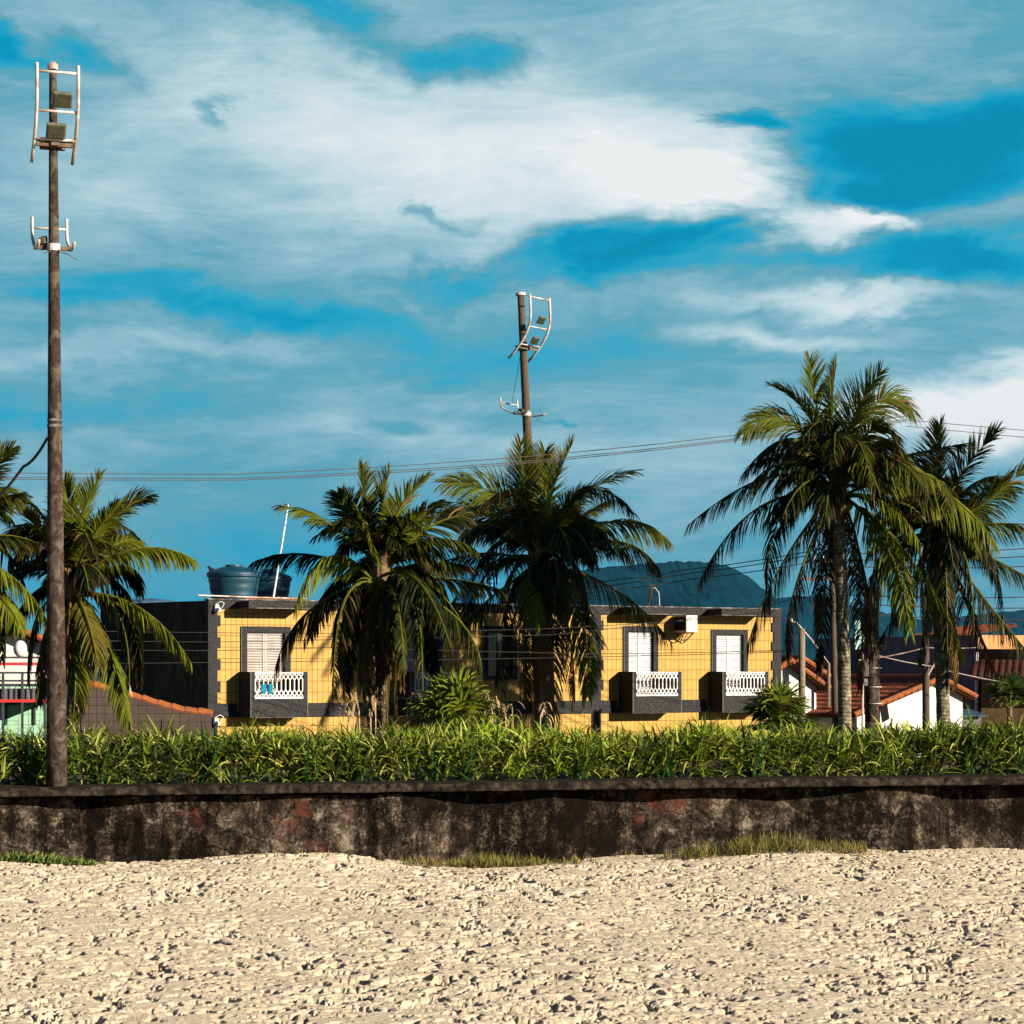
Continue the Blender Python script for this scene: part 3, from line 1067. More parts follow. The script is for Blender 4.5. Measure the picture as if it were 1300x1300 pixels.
# ------------------------------------------------------------------ lamp poles
def lamp_pole(base, top, r0, r1, axy, width, toplen, label, mat, wtop, wstrut, sc=1.0):
    base, top = Vector(base), Vector(top)
    H = (top - base).length
    root = empty('lamp_pole', base, 0, label, 'lamp pole', 'tall beach lamp poles with curved racks')
    ax = Vector((axy[0], axy[1], 0)).normalized()
    bx = Vector((-ax.y, ax.x, 0))
    if bx.x < 0: bx = -bx
    up = (top - base).normalized()

    def P_(a, b, z):                               # out, across, metres below the top
        return top + ax * (a * sc) + bx * b - up * z

    m = MB(base)
    n = 14
    m.tube([base.lerp(top, i / n) for i in range(n + 1)], [r0 + (r1 - r0) * i / n for i in range(n + 1)], 16)
    m.build('pole', mat, root, smooth=True)
    m = MB(base)
    m.tube([P_(0, 0, -.03), P_(0, 0, .0), P_(0, 0, .07)], [r1 * .7, r1 * 1.5, r1 * 1.5], 14)
    m.build('cap', M['galv'], root)
    # upper rack
    rack = MB(base)
    hw = width / 2
    for s in (-1, 1):
        pts = []
        for i in range(13):
            q = i / 12
            a = .42 * (1 - max(0, (q - .30) / .70) ** 2.0 * 1.35) + .02
            pts.append(P_(a, s * hw, .10 * sc + (toplen - .08 * sc) * q))
        rack.tube(pts, .022 * sc, 8)
    for (a, z) in ((.43, .20), (.36, .56 * toplen), (.17, .82 * toplen)):
        rack.tube([P_(a, -hw, z), P_(a, hw, z)], .019, 8)
    rk = rack.build('rack', M['galv'], root, smooth=True)
    m = MB(base)
    for z in (.82 * toplen, .87 * toplen):
        m.bar(P_(-.08, -.16, z), P_(-.08, .16, z), .06, .04)
        m.bar(P_(.12, -hw * .9, z), P_(.12, hw * .9, z), .05, .045)
    m.bar(P_(-.08, 0, .845 * toplen), P_(.18, 0, .845 * toplen), .1, .09)
    m.build('bracket', M['darklamp'], root)
    m = MB(base)
    m.tube([P_(0, 0, .04), P_(.43, 0.02, .2)], .006, 5)
    m.tube([P_(0, 0, 1.25), P_(-.33, 0, wstrut)], .006, 5)
    m.build('stay_wire', M['wire'], root)
    for (a, z, sx) in ((.44, .46 * toplen, .06), (.30, .765 * toplen, 0.0)):
        c = P_(a, sx, z)
        d = (ax * .80 - up * .60).normalized()         # the lens looks out and down
        u2 = (up - d * up.dot(d)).normalized()
        hb = MB(base)
        hb.obox(c - d * .035, bx * .125, u2 * .105, d * .03)
        hb.obox(c - d * .075, bx * .09, u2 * .07, d * .012)
        fl = hb.build('floodlight', M['lampbody'], root, bevel=.04)
        lb = MB(base)
        lb.obox(c + d * .001, bx * .105, u2 * .085, d * .008)
        lb.obox(c + d * .007, bx * .08, u2 * .006, d * .006)
        lb.build('lens', M['lampglass'], fl, bevel=.008)
    # lower rack on the street side
    m = MB(base)
    for s in (-1, 1):
        pts = []
        for i in range(11):
            q = i / 10
            a = -(.40 - .36 * max(0, (q - .35) / .65) ** 2.2)
            pts.append(P_(a, s * hw * .86, wtop + .47 * q))
        pts += [P_(.16, s * hw * .86, wtop + .475), P_(.27, s * hw * .86, wtop + .42)]
        m.tube(pts, .021, 8)
    m.tube([P_(-.40, -hw * .86, wtop + .14), P_(-.40, hw * .86, wtop + .14)], .017, 8)
    m.build('rack', M['galv'], root, smooth=True)
    m = MB(base)
    rr = r1 + (r0 - r1) * (wtop + .47) / H
    m.tube([P_(0, 0, wtop + .41), P_(0, 0, wtop + .50)], rr + .014, 16)
    m.build('clamp_band', M['galv'], root)
    m = MB(base)
    m.bar(P_(-.07, -hw * .95, wtop + .45), P_(-.07, hw * .95, wtop + .45), .05, .05)
    m.bar(P_(-.2, -.14, wtop + .42), P_(-.2, -.02, wtop + .40), .09, .08)
    m.bar(P_(-.1, -.1, wtop + .33), P_(.02, -.16, wtop + .38), .07, .07)
    m.tube([P_(.1, .05, wtop + .52), P_(.16, .16, wtop + .56), P_(.14, .27, wtop + .62)], .007, 5)
    m.tube([P_(.1, -.05, wtop + .52), P_(.12, -.15, wtop + .55)], .007, 5)
    m.build('bracket', M['darklamp'], root)
    m = MB(base)
    zb = H * .5
    rr = r1 + (r0 - r1) * .5
    m.tube([P_(0, 0, zb - .02), P_(0, 0, zb + .02)], rr + .008, 16)
    m.tube([P_(0, 0, zb - .09), P_(0, 0, zb - .06)], rr + .006, 16)
    m.build('band', M['concrete'], root)
    return root


bp = W(px_to_u(72, .24), .24, 0.98)
tp = Vector(((67 - 650) / F * bp.y, bp.y, EYE + (HZ - 82) / F * bp.y))
lamp_pole(bp, tp, .138, .046, (.34, -1), .52, 1.22, 'tall brown concrete lamp pole with white curved racks at the left of the sea wall', M['pole_rust'], 1.90, 2.0)
Yp = 62.4
lamp_pole(at(690, 985, Yp), at(661, 372, Yp), .17, .09, (.78, -.62), .84, 1.72, 'grey brown lamp pole with curved racks rising behind the palm in the middle', M['pole'], 2.75, 2.9, 1.42)

# ------------------------------------------------------------------ coconut palms
def bez(P0, Pm, P2, n):
    t = .52
    P1 = (Pm - P0 * (1 - t) ** 2 - P2 * t * t) / (2 * t * (1 - t))
    return [P0 * (1 - q) ** 2 + P1 * (2 * q * (1 - q)) + P2 * q * q for q in [i / (n - 1) for i in range(n)]]


def frond(org, P0, Pm, P2, rnd, parent, dry=0.0, roll=0.0, Lf=.7, nl=110, bright=.5, hang=1.0):
    mb = MB(org)
    pts = bez(P0, Pm, P2, 30)
    ln = sum((pts[i + 1] - pts[i]).length for i in range(29))
    mb.tube(pts, [.034 * (1 - i / 29) ** .8 + .005 for i in range(30)], 5, tint=(dry * .8, .45, .6 * (1 - dry * .6), 1))
    A = P2 - P0
    A.z = 0
    if A.length < .15: A = Vector((rnd.uniform(-1, 1), rnd.uniform(-1, 1), 0))
    A.normalize()
    S0 = A.cross(Vector((0, 0, 1)))
    up_ = max(0, min(1, (P2.z - P0.z) / max(.3, ln)))
    Lf = Lf * (.75 + .25 * min(1.3, ln / 3.0))
    gap = [(g_, g_ + rnd.uniform(.015, .05)) for g_ in (rnd.uniform(.2, .98) for _ in range(rnd.randint(1, 4)))]
    for i in range(nl):
        q = .13 + .87 * (i + rnd.uniform(-.3, .3)) / nl
        q = max(.1, min(.995, q))
        k = q * 29
        i0 = min(28, int(k))
        p = pts[i0].lerp(pts[i0 + 1], k - i0)
        T = (pts[i0 + 1] - pts[i0]).normalized()
        S = S0 - T * S0.dot(T)
        S.normalize()
        S = (Matrix.Rotation(roll, 3, T) @ S).normalized()
        N = S.cross(T)
        if N.dot(Vector((0, 0, 1))) < 0 and abs(T.z) < .9: N = -N
        prof = (min(1, .55 + 1.5 * (q - .13))) * (1 - .62 * max(0, (q - .45) / .55) ** 1.6)
        for s in (-1, 1):
            if rnd.random() < .05 or any(a_ < q < b_ for a_, b_ in gap): continue
            ang = R(62 - 40 * q + rnd.uniform(-7, 7))
            lift = .30 * up_ + .05 - .35 * (1 - up_) * hang + rnd.uniform(-.12, .12)
            d = T * math.cos(ang) + S * (s * math.sin(ang)) + N * lift
            d.normalize()
            L = Lf * prof * rnd.uniform(.82, 1.08)
            g = (.35 + 1.5 * (1 - up_) * hang) * rnd.uniform(.6, 1.35)
            tipdry = dry if dry > .4 else (rnd.uniform(.0, .5) * (q ** 1.8))
            dl = 1.0 if rnd.random() < .03 else dry * rnd.uniform(.7, 1.1)
            tw = N + S * rnd.uniform(-.8, .8) + T * rnd.uniform(-.3, .3)
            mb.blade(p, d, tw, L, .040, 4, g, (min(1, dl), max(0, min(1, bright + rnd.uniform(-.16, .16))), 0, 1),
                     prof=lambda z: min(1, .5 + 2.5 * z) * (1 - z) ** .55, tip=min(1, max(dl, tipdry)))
    o = mb.build('frond', M['palm'], parent)
    if dry > .4: o['label'] = 'dry brown hanging frond'
    return o


def palm(Y, base_px, crown_px, rad, fr, seed, label, extra=8, bare=.0, nuts=0, skirt=0, scale=1.0, droop=4):
    rnd = random.Random(seed)
    scale *= Y / 45
    rad *= Y / 45
    base = at(base_px[0], base_px[1], Y)
    crown = at(crown_px[0], crown_px[1], Y)
    ground = .93 if Y < 41 else max(-1.57, .93 - 2.5 * (Y - 42) / 9)
    b0 = Vector((base.x, base.y, min(base.z, ground) - .1))
    root = empty('coconut_palm', b0, 0, label, 'palm tree', 'coconut palms behind the hedge')
    t = MB(b0)
    pts, rr = [], []
    n = 26
    for i in range(n + 1):
        q = i / n
        p = b0.lerp(crown, q)
        bow = math.sin(q * math.pi) * .06
        pts.append(p + Vector((bow + rnd.uniform(-.006, .006), bow * .5, 0)))
        rr.append(rad * (1.0 - .16 * q + .35 * max(0, .12 - q)) * (1 + (.035 if i % 2 else -.02)))
    t.tube(pts, rr, 14)
    t.build('trunk', M['bark'], root, smooth=True)
    # fibrous leaf bases round the growing point
    h = MB(b0)
    for k in range(34):
        a = rnd.uniform(0, 6.28)
        z = rnd.uniform(-.55, .45)
        p = crown + Vector((math.cos(a) * rad * 1.05, math.sin(a) * rad * 1.05, z))
        d = Vector((math.cos(a) * .55, math.sin(a) * .55, .8 if z > -.1 else -.5))
        h.blade(p, d, (math.cos(a), math.sin(a), .2), rnd.uniform(.3, .65), rnd.uniform(.06, .14), 4, rnd.uniform(0, 1.2), (.8, .3, 0, 1))
    h.ball(crown + Vector((0, 0, .05)), rad * 1.35, rad * 1.35, .55, 10, 8, jit=.12)
    h.build('leaf_sheath', M['husk'], root)
    mpp = Y / F
    for f in fr:
        m_, tp_ = f[0], f[1]
        opt = f[2] if len(f) > 2 else {}
        dz = opt.get('d', None)
        if dz is None: dz = rnd.choice((-1, 1)) * rnd.uniform(.2, 1.1)
        P2 = at(tp_[0], tp_[1], Y + dz)
        Pm = at(m_[0], m_[1], Y + dz * .55)
        a = math.atan2(P2.y - crown.y, P2.x - crown.x)
        P0 = crown + Vector((math.cos(a) * rad * .8, math.sin(a) * rad * .8, opt.get('z', .1 if P2.z > crown.z else -.02)))
        if P2.z > crown.z + .5: P0.z += .25
        P0 = P0.lerp(Pm, opt.get('s', 0))
        frond(b0, P0, Pm, P2, rnd, root, dry=opt.get('dry', 0.0), roll=opt.get('roll', rnd.uniform(-.7, .7)) + (rnd.choice((-1, 1)) * rnd.uniform(.5, 1.1) if tp_[1] < crown_px[1] - 60 else 0), Lf=opt.get('L', .74) * scale, nl=opt.get('n', 115),
              bright=opt.get('b', rnd.uniform(.25, .62)), hang=opt.get('h', 1.0))  # sun and shade on each frond are put into its leaf colour
    for k in range(extra * 2):
        a = rnd.uniform(0, 2 * math.pi)
        e = rnd.uniform(-.35, 1.35)
        L = rnd.uniform(1.3, 2.7) * scale
        if abs(math.cos(a)) > .75: L *= .72
        d = Vector((math.cos(a) * math.cos(e), math.sin(a) * math.cos(e), math.sin(e)))
        Pm = crown + d * L * .55 + Vector((0, 0, .16))
        P2 = crown + Vector((math.cos(a), math.sin(a), 0)) * L * (.5 + .45 * math.cos(e)) + Vector((0, 0, L * (math.sin(e) * .85 - .35)))
        frond(b0, crown + Vector((math.cos(a) * rad * .6, math.sin(a) * rad * .6, .1)), Pm, P2, rnd, root, roll=rnd.uniform(-.5, .5), Lf=.66 * scale, nl=85, bright=rnd.uniform(.0, .32), dry=.2 if rnd.random() < .15 else 0)  # filler fronds coloured near black for the shade inside the crown
    for k in range(droop):                       # old green fronds hanging down round the trunk, crown shade put into their colour
        a = 2 * math.pi * (k + rnd.random() * .8) / droop
        L = rnd.uniform(1.9, 2.8) * scale
        hx_ = L * rnd.uniform(.35, .62)
        d = Vector((math.cos(a), math.sin(a), 0))
        Pm = crown + d * hx_ * .8 + Vector((0, 0, -L * rnd.uniform(.1, .25)))
        P2 = crown + d * hx_ + Vector((0, 0, -L * rnd.uniform(.7, .9)))
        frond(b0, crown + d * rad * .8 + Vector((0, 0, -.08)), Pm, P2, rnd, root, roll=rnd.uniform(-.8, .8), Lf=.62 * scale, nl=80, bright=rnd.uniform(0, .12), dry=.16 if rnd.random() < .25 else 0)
    for k in range(skirt):
        a = rnd.uniform(0, 6.28)
        L = rnd.uniform(1.3, 2.3) * scale
        r_ = rnd.uniform(.25, .6)
        P0 = crown + Vector((math.cos(a) * rad, math.sin(a) * rad, -.15))
        Pm = crown + Vector((math.cos(a) * r_, math.sin(a) * r_, -.35 - L * .3))
        P2 = crown + Vector((math.cos(a) * r_ * 1.15, math.sin(a) * r_ * 1.15, -.3 - L))
        frond(b0, P0, Pm, P2, rnd, root, dry=rnd.uniform(.75, 1), roll=rnd.uniform(-1, 1), Lf=.5 * scale, nl=34, bright=rnd.uniform(.1, .5), hang=1.2)
    for k in range(nuts):
        a = rnd.uniform(0, 6.28) if k > 3 else -1.2 - .5 * k
        c = MB(b0)
        c.ball(crown + Vector((math.cos(a) * (rad + .12), math.sin(a) * (rad + .12), rnd.uniform(-.35, .0))), .085, .085, .11, 10, 8)
        c.build('coconut', M['coconut'], root, smooth=True)
    return root


D = dict
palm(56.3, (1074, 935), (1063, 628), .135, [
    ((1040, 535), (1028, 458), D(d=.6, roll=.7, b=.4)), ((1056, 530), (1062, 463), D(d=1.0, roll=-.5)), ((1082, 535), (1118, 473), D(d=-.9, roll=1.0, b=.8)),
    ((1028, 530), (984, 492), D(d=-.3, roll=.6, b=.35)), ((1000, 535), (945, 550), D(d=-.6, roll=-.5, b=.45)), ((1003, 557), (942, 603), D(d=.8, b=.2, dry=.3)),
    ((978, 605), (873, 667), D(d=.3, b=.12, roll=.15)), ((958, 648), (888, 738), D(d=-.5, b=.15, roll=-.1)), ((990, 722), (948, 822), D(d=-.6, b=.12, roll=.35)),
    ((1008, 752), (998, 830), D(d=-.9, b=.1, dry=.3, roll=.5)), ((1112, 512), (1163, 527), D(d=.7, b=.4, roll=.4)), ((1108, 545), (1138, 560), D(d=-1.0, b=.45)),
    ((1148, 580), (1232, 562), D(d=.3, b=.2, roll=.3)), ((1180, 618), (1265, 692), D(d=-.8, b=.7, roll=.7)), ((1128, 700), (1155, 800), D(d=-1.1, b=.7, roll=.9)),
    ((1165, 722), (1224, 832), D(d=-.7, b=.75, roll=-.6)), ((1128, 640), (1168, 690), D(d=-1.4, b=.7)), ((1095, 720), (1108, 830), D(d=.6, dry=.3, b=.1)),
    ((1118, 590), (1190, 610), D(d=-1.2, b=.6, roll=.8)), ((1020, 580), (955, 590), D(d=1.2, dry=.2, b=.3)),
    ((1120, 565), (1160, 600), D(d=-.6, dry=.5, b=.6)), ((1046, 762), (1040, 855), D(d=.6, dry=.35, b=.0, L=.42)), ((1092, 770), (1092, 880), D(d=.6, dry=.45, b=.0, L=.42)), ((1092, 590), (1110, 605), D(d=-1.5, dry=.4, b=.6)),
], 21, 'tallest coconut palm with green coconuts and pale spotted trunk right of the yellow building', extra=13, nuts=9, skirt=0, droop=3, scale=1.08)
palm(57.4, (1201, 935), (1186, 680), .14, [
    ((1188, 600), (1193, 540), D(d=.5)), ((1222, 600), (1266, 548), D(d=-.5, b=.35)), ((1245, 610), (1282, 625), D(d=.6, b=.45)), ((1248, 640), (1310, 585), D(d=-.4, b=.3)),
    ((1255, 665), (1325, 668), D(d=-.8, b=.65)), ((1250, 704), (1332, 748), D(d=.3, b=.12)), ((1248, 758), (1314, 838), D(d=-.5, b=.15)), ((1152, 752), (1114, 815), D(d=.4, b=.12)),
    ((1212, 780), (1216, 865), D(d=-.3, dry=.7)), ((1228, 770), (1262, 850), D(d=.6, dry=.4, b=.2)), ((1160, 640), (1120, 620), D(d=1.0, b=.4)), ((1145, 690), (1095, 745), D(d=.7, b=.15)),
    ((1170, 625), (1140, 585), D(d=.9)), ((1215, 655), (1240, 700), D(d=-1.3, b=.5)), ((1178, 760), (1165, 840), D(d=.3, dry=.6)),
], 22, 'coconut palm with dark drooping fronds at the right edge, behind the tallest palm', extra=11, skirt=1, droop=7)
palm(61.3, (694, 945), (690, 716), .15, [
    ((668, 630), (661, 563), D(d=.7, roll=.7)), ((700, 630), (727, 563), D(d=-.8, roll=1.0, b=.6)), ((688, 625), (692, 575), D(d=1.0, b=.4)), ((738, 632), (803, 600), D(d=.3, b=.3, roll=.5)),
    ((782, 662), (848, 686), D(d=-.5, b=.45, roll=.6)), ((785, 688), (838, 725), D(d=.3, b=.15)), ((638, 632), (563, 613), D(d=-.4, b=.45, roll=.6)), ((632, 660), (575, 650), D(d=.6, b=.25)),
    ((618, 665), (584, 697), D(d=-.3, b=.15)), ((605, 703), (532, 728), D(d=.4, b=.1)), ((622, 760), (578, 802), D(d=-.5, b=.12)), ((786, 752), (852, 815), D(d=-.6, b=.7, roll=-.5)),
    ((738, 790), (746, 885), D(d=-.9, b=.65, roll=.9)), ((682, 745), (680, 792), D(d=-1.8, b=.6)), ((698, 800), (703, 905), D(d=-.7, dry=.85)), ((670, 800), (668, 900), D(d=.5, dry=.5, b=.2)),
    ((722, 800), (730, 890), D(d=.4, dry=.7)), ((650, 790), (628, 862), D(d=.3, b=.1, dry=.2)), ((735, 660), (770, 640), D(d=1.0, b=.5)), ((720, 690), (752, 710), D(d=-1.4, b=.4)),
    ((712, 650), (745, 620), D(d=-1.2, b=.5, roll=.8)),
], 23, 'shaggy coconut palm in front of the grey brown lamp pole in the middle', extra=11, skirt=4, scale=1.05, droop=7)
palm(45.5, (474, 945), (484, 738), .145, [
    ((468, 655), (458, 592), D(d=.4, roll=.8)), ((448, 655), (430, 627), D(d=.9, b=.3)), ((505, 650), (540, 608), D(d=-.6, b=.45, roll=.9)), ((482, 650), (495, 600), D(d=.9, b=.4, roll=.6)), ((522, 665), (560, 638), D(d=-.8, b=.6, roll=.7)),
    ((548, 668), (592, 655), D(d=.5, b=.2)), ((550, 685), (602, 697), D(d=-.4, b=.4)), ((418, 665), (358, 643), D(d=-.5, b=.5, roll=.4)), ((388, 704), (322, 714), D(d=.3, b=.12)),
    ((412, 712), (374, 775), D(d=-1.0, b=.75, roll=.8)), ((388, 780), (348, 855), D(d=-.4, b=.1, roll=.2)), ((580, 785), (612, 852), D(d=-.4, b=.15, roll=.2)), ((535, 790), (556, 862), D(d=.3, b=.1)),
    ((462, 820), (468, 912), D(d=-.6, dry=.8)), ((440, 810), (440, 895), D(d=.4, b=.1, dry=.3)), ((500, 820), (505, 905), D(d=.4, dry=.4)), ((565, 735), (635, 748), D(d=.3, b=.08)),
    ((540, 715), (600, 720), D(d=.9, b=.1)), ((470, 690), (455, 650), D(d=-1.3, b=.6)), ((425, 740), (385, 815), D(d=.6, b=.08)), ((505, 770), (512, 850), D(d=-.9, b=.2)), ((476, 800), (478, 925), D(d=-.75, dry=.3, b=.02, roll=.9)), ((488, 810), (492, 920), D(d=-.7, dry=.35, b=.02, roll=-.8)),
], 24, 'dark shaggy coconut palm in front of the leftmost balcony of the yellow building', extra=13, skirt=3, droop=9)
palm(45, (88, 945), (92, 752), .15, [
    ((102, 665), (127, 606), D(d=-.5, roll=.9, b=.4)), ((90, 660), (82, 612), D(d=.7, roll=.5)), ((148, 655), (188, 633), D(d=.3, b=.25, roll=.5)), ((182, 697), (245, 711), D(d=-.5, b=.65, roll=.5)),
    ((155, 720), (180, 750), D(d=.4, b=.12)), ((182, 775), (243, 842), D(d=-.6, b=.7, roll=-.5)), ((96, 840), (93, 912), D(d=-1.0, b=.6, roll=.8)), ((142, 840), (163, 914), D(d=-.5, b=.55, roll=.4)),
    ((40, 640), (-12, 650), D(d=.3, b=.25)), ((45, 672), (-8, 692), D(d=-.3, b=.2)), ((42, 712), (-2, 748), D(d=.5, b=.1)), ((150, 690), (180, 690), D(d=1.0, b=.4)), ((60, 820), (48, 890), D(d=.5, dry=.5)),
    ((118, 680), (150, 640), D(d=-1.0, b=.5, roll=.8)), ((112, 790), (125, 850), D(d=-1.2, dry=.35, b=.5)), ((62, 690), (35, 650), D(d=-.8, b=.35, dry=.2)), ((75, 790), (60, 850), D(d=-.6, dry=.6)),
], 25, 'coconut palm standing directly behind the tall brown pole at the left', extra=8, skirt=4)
palm(44, (-95, 945), (-75, 700), .15, [
    ((-20, 610), (14, 572), D(d=.2, b=.3)), ((-10, 625), (18, 640), D(d=-.4, b=.3)), ((12, 730), (62, 792), D(d=-.5, b=.75, roll=-.3)), ((-2, 755), (24, 795), D(d=-.9, b=.7)), ((0, 680), (48, 690), D(d=.5, b=.3)),
    ((-90, 600), (-100, 540)), ((-140, 630), (-200, 620)), ((-150, 690), (-220, 730)), ((-140, 750), (-180, 840)), ((-60, 790), (-50, 880), D(dry=.6)),
    ((-20, 650), (28, 628), D(d=-.3, b=.35)),
], 26, 'palm mostly outside the picture whose fronds reach in at the left edge', extra=7, skirt=2)
# ------------------------------------------------------------------ the yellow building
TH = R(32)
CT, ST = math.cos(TH), math.sin(TH)
Y0 = 60.0
X0 = (265 - 650) / F * Y0
GZ = -1.57                                       # street level
B0 = Vector((X0, Y0, GZ))


def fs(px):                                      # photo column -> metres along the facade
    k = (px - 650) / F
    return (k * Y0 - X0) / (CT - k * ST)


def fz(px, py):                                  # photo row at that column -> height above the street
    Y = Y0 + fs(px) * ST
    return EYE + (HZ - py) / F * Y - GZ


LEN = fs(990)
ZB = fz(300, 911)                                # underside of the balconies
ZT = fz(300, 762)                                # top of the parapet
bld = empty('apartment_building', B0, TH, 'two storey yellow tiled building with dark slate trim and small balconies', 'building')

wins = []                                        # s0, s1, z0, z1 of the openings


def win(pl, pr, top, bottom=None):
    s0, s1 = fs(pl), fs(pr)
    z1 = fz((pl + pr) / 2, top)
    wins.append((s0, s1, ZB + .18 if bottom is None else fz((pl + pr) / 2, bottom), z1))


win(313, 361, 803)
win(515, 553.5, 803)
win(619, 650, 802, 858)
win(797, 829, 802)
win(908.5, 943, 806)


def cells(b, s0, s1, z0, z1, y, holes):
    ss = sorted(set([s0, s1] + [h[0] for h in holes] + [h[1] for h in holes]))
    zs = sorted(set([z0, z1] + [h[2] for h in holes] + [h[3] for h in holes]))
    for i in range(len(ss) - 1):
        for j in range(len(zs) - 1):
            cs, cz = (ss[i] + ss[i + 1]) / 2, (zs[j] + zs[j + 1]) / 2
            if any(h[0] < cs < h[1] and h[2] < cz < h[3] for h in holes): continue
            b.add([(ss[i], y, zs[j]), (ss[i + 1], y, zs[j]), (ss[i + 1], y, zs[j + 1]), (ss[i], y, zs[j + 1])], [(0, 1, 2, 3)])


DEPTH = 7.2
b = MB()
cells(b, 0, LEN, 0, ZT - .02, 0, wins)
b.build('front_wall', M['yellow'], bld)
b = MB()
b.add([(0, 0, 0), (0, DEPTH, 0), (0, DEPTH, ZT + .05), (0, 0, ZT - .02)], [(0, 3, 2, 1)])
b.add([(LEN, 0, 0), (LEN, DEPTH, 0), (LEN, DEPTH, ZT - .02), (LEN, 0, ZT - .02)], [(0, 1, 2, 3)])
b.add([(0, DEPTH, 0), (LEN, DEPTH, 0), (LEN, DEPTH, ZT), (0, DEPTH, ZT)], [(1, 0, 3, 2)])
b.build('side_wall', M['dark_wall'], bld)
b = MB()
b.box(.02, LEN - .02, .02, DEPTH - .02, ZT - .32, ZT - .22)
b.build('roof', M['concrete'], bld)
# parapet band, quoins with teeth, string courses
b = MB()
b.box(-.03, LEN + .03, -.05, .18, ZT - .22, ZT)
b.build('parapet', M['stone'], bld)
b = MB()
b.box(-.04, LEN + .04, -.08, .21, ZT + .002, ZT + .03)
b.build('parapet_cap', M['concrete'], bld)


def quoin(s0, s1, side):
    b = MB()
    b.box(s0, s1, -.035, -.002, .9, ZT - .223)
    z = ZB + .1
    k = 0
    while z < ZT - .4:
        if side > 0: b.box(s1 + .001, s1 + .085, -.035, -.002, z, z + .27)
        else: b.box(s0 - .085, s0 - .001, -.035, -.002, z, z + .27)
        z += .56
    b.build('quoin', M['stone'], bld)


quoin(-.03, .23, 1)
quoin(fs(751), fs(751) + .3, 1)
quoin(LEN - .24, LEN + .03, -1)


def course(s0, s1, z):
    b = MB()
    b.box(s0, s1, -.06, -.003, z + .01, z + .16)
    b.box(s0, s1 - .07, -.045, -.003, z + .19, z + .36)
    b.box(s0 + .01, s1 - .08, -.02, -.004, z + .161, z + .189)
    b.build('string_course', M['stone'], bld)


PB = .70                                        # how far balconies and canopies stand out


def balcony(pl, W_, canopy=True):
    """pl: photo column where the left side meets the wall"""
    s0 = fs(pl)
    s1 = s0 + W_
    z0 = ZB
    zt = z0 + 1.17
    slab = MB()
    slab.box(s0 + .012, s1 - .012, -PB + .012, -.004, z0, z0 + .1)
    sl_ = slab.build('balcony', M['concrete'], bld)
    for s in (s0, s1 - .07):
        m = MB()
        m.box(s, s + .07, -PB + .072, -.005, z0 + .012, zt)
        m.build('side_panel', M['stone'], sl_)
    m = MB()
    m.box(s0, s1, -PB, -PB + .07, z0 + .012, z0 + .48)
    m.build('front_panel', M['stone'], sl_)
    for s in (s0, s1 - .12):
        m = MB()
        m.box(s, s + .12, -PB, -PB + .07, z0 + .482, zt)
        m.build('post', M['stone'], sl_)
    for s in (s0, s1 - .012):                    # worn pale arrises
        m = MB()
        m.box(s - .004 if s == s0 else s, s + .012 if s == s0 else s + .016, -PB - .004, -PB + .008, z0 + .005, zt + .004)
        m.build('edge_strip', M['stone_edge'], sl_)
    # pierced white balustrade: two rows of diamonds, slots, two rows of diamonds
    a, c = s0 + .125, s1 - .125
    y = -PB + .035
    zb, zh = z0 + .484, zt - .01
    m = MB()
    m.box(a, c, y - .03, y + .03, zb, zb + .05)
    m.box(a, c, y - .03, y + .03, zh - .035, zh)
    n = 11
    st = (c - a) / n
    h = (zh - zb - .085)
    zA, zB_ = zb + .05 + h * .30, zb + .05 + h * .72
    for (p0, p1, rows) in ((zb + .05, zA, 2), (zB_, zh - .035, 2)):
        rh = (p1 - p0) / rows
        for r_ in range(rows):
            for k in range(n):
                x0, x1 = a + k * st, a + (k + 1) * st
                xm = (x0 + x1) / 2
                zz0, zz1 = p0 + r_ * rh, p0 + (r_ + 1) * rh
                if r_ % 2 == 0: segs = (((x0, zz0), (xm, zz1)), ((xm, zz1), (x1, zz0)))
                else: segs = (((x0, zz1), (xm, zz0)), ((xm, zz0), (x1, zz1)))
                for i_, (q0, q1) in enumerate(segs):
                    m.bar((q0[0], y + .002 * i_, q0[1]), (q1[0], y + .002 * i_, q1[1]), .05, .026)
    for k in range(n + 1):
        x = a + k * st
        x = min(max(x, a + .012), c - .012)
        m.box(x - .013, x + .013, y - .024, y + .024, zA - .02, zB_ + .02)
    m.build('balustrade', M['white'], sl_)
    if canopy:
        m = MB()
        z1 = ZT - .03
        m.box(s0 - .06, s1 + .06, -PB - .02, -.055, z1 - .17, z1)
        cn = m.build('canopy', M['stone'], bld)
        m = MB()
        m.box(s0 - .055, s1 + .055, -PB - .015, -.058, z1 - .19, z1 - .1715)
        m.build('soffit', M['concrete'], cn)
    return s0, s1


bal = [balcony(303, 1.62), balcony(505, 1.66), balcony(785.5, 1.68), balcony(899, 1.66)]
edges = [(0, bal[0][0]), (bal[0][1], bal[1][0]), (bal[1][1], bal[2][0]), (bal[2][1], bal[3][0]), (bal[3][1], LEN)]
for (a_, b_) in edges:
    course(a_ + (-.04 if a_ == 0 else .01), b_ + (.04 if b_ == LEN else -.01), ZB)


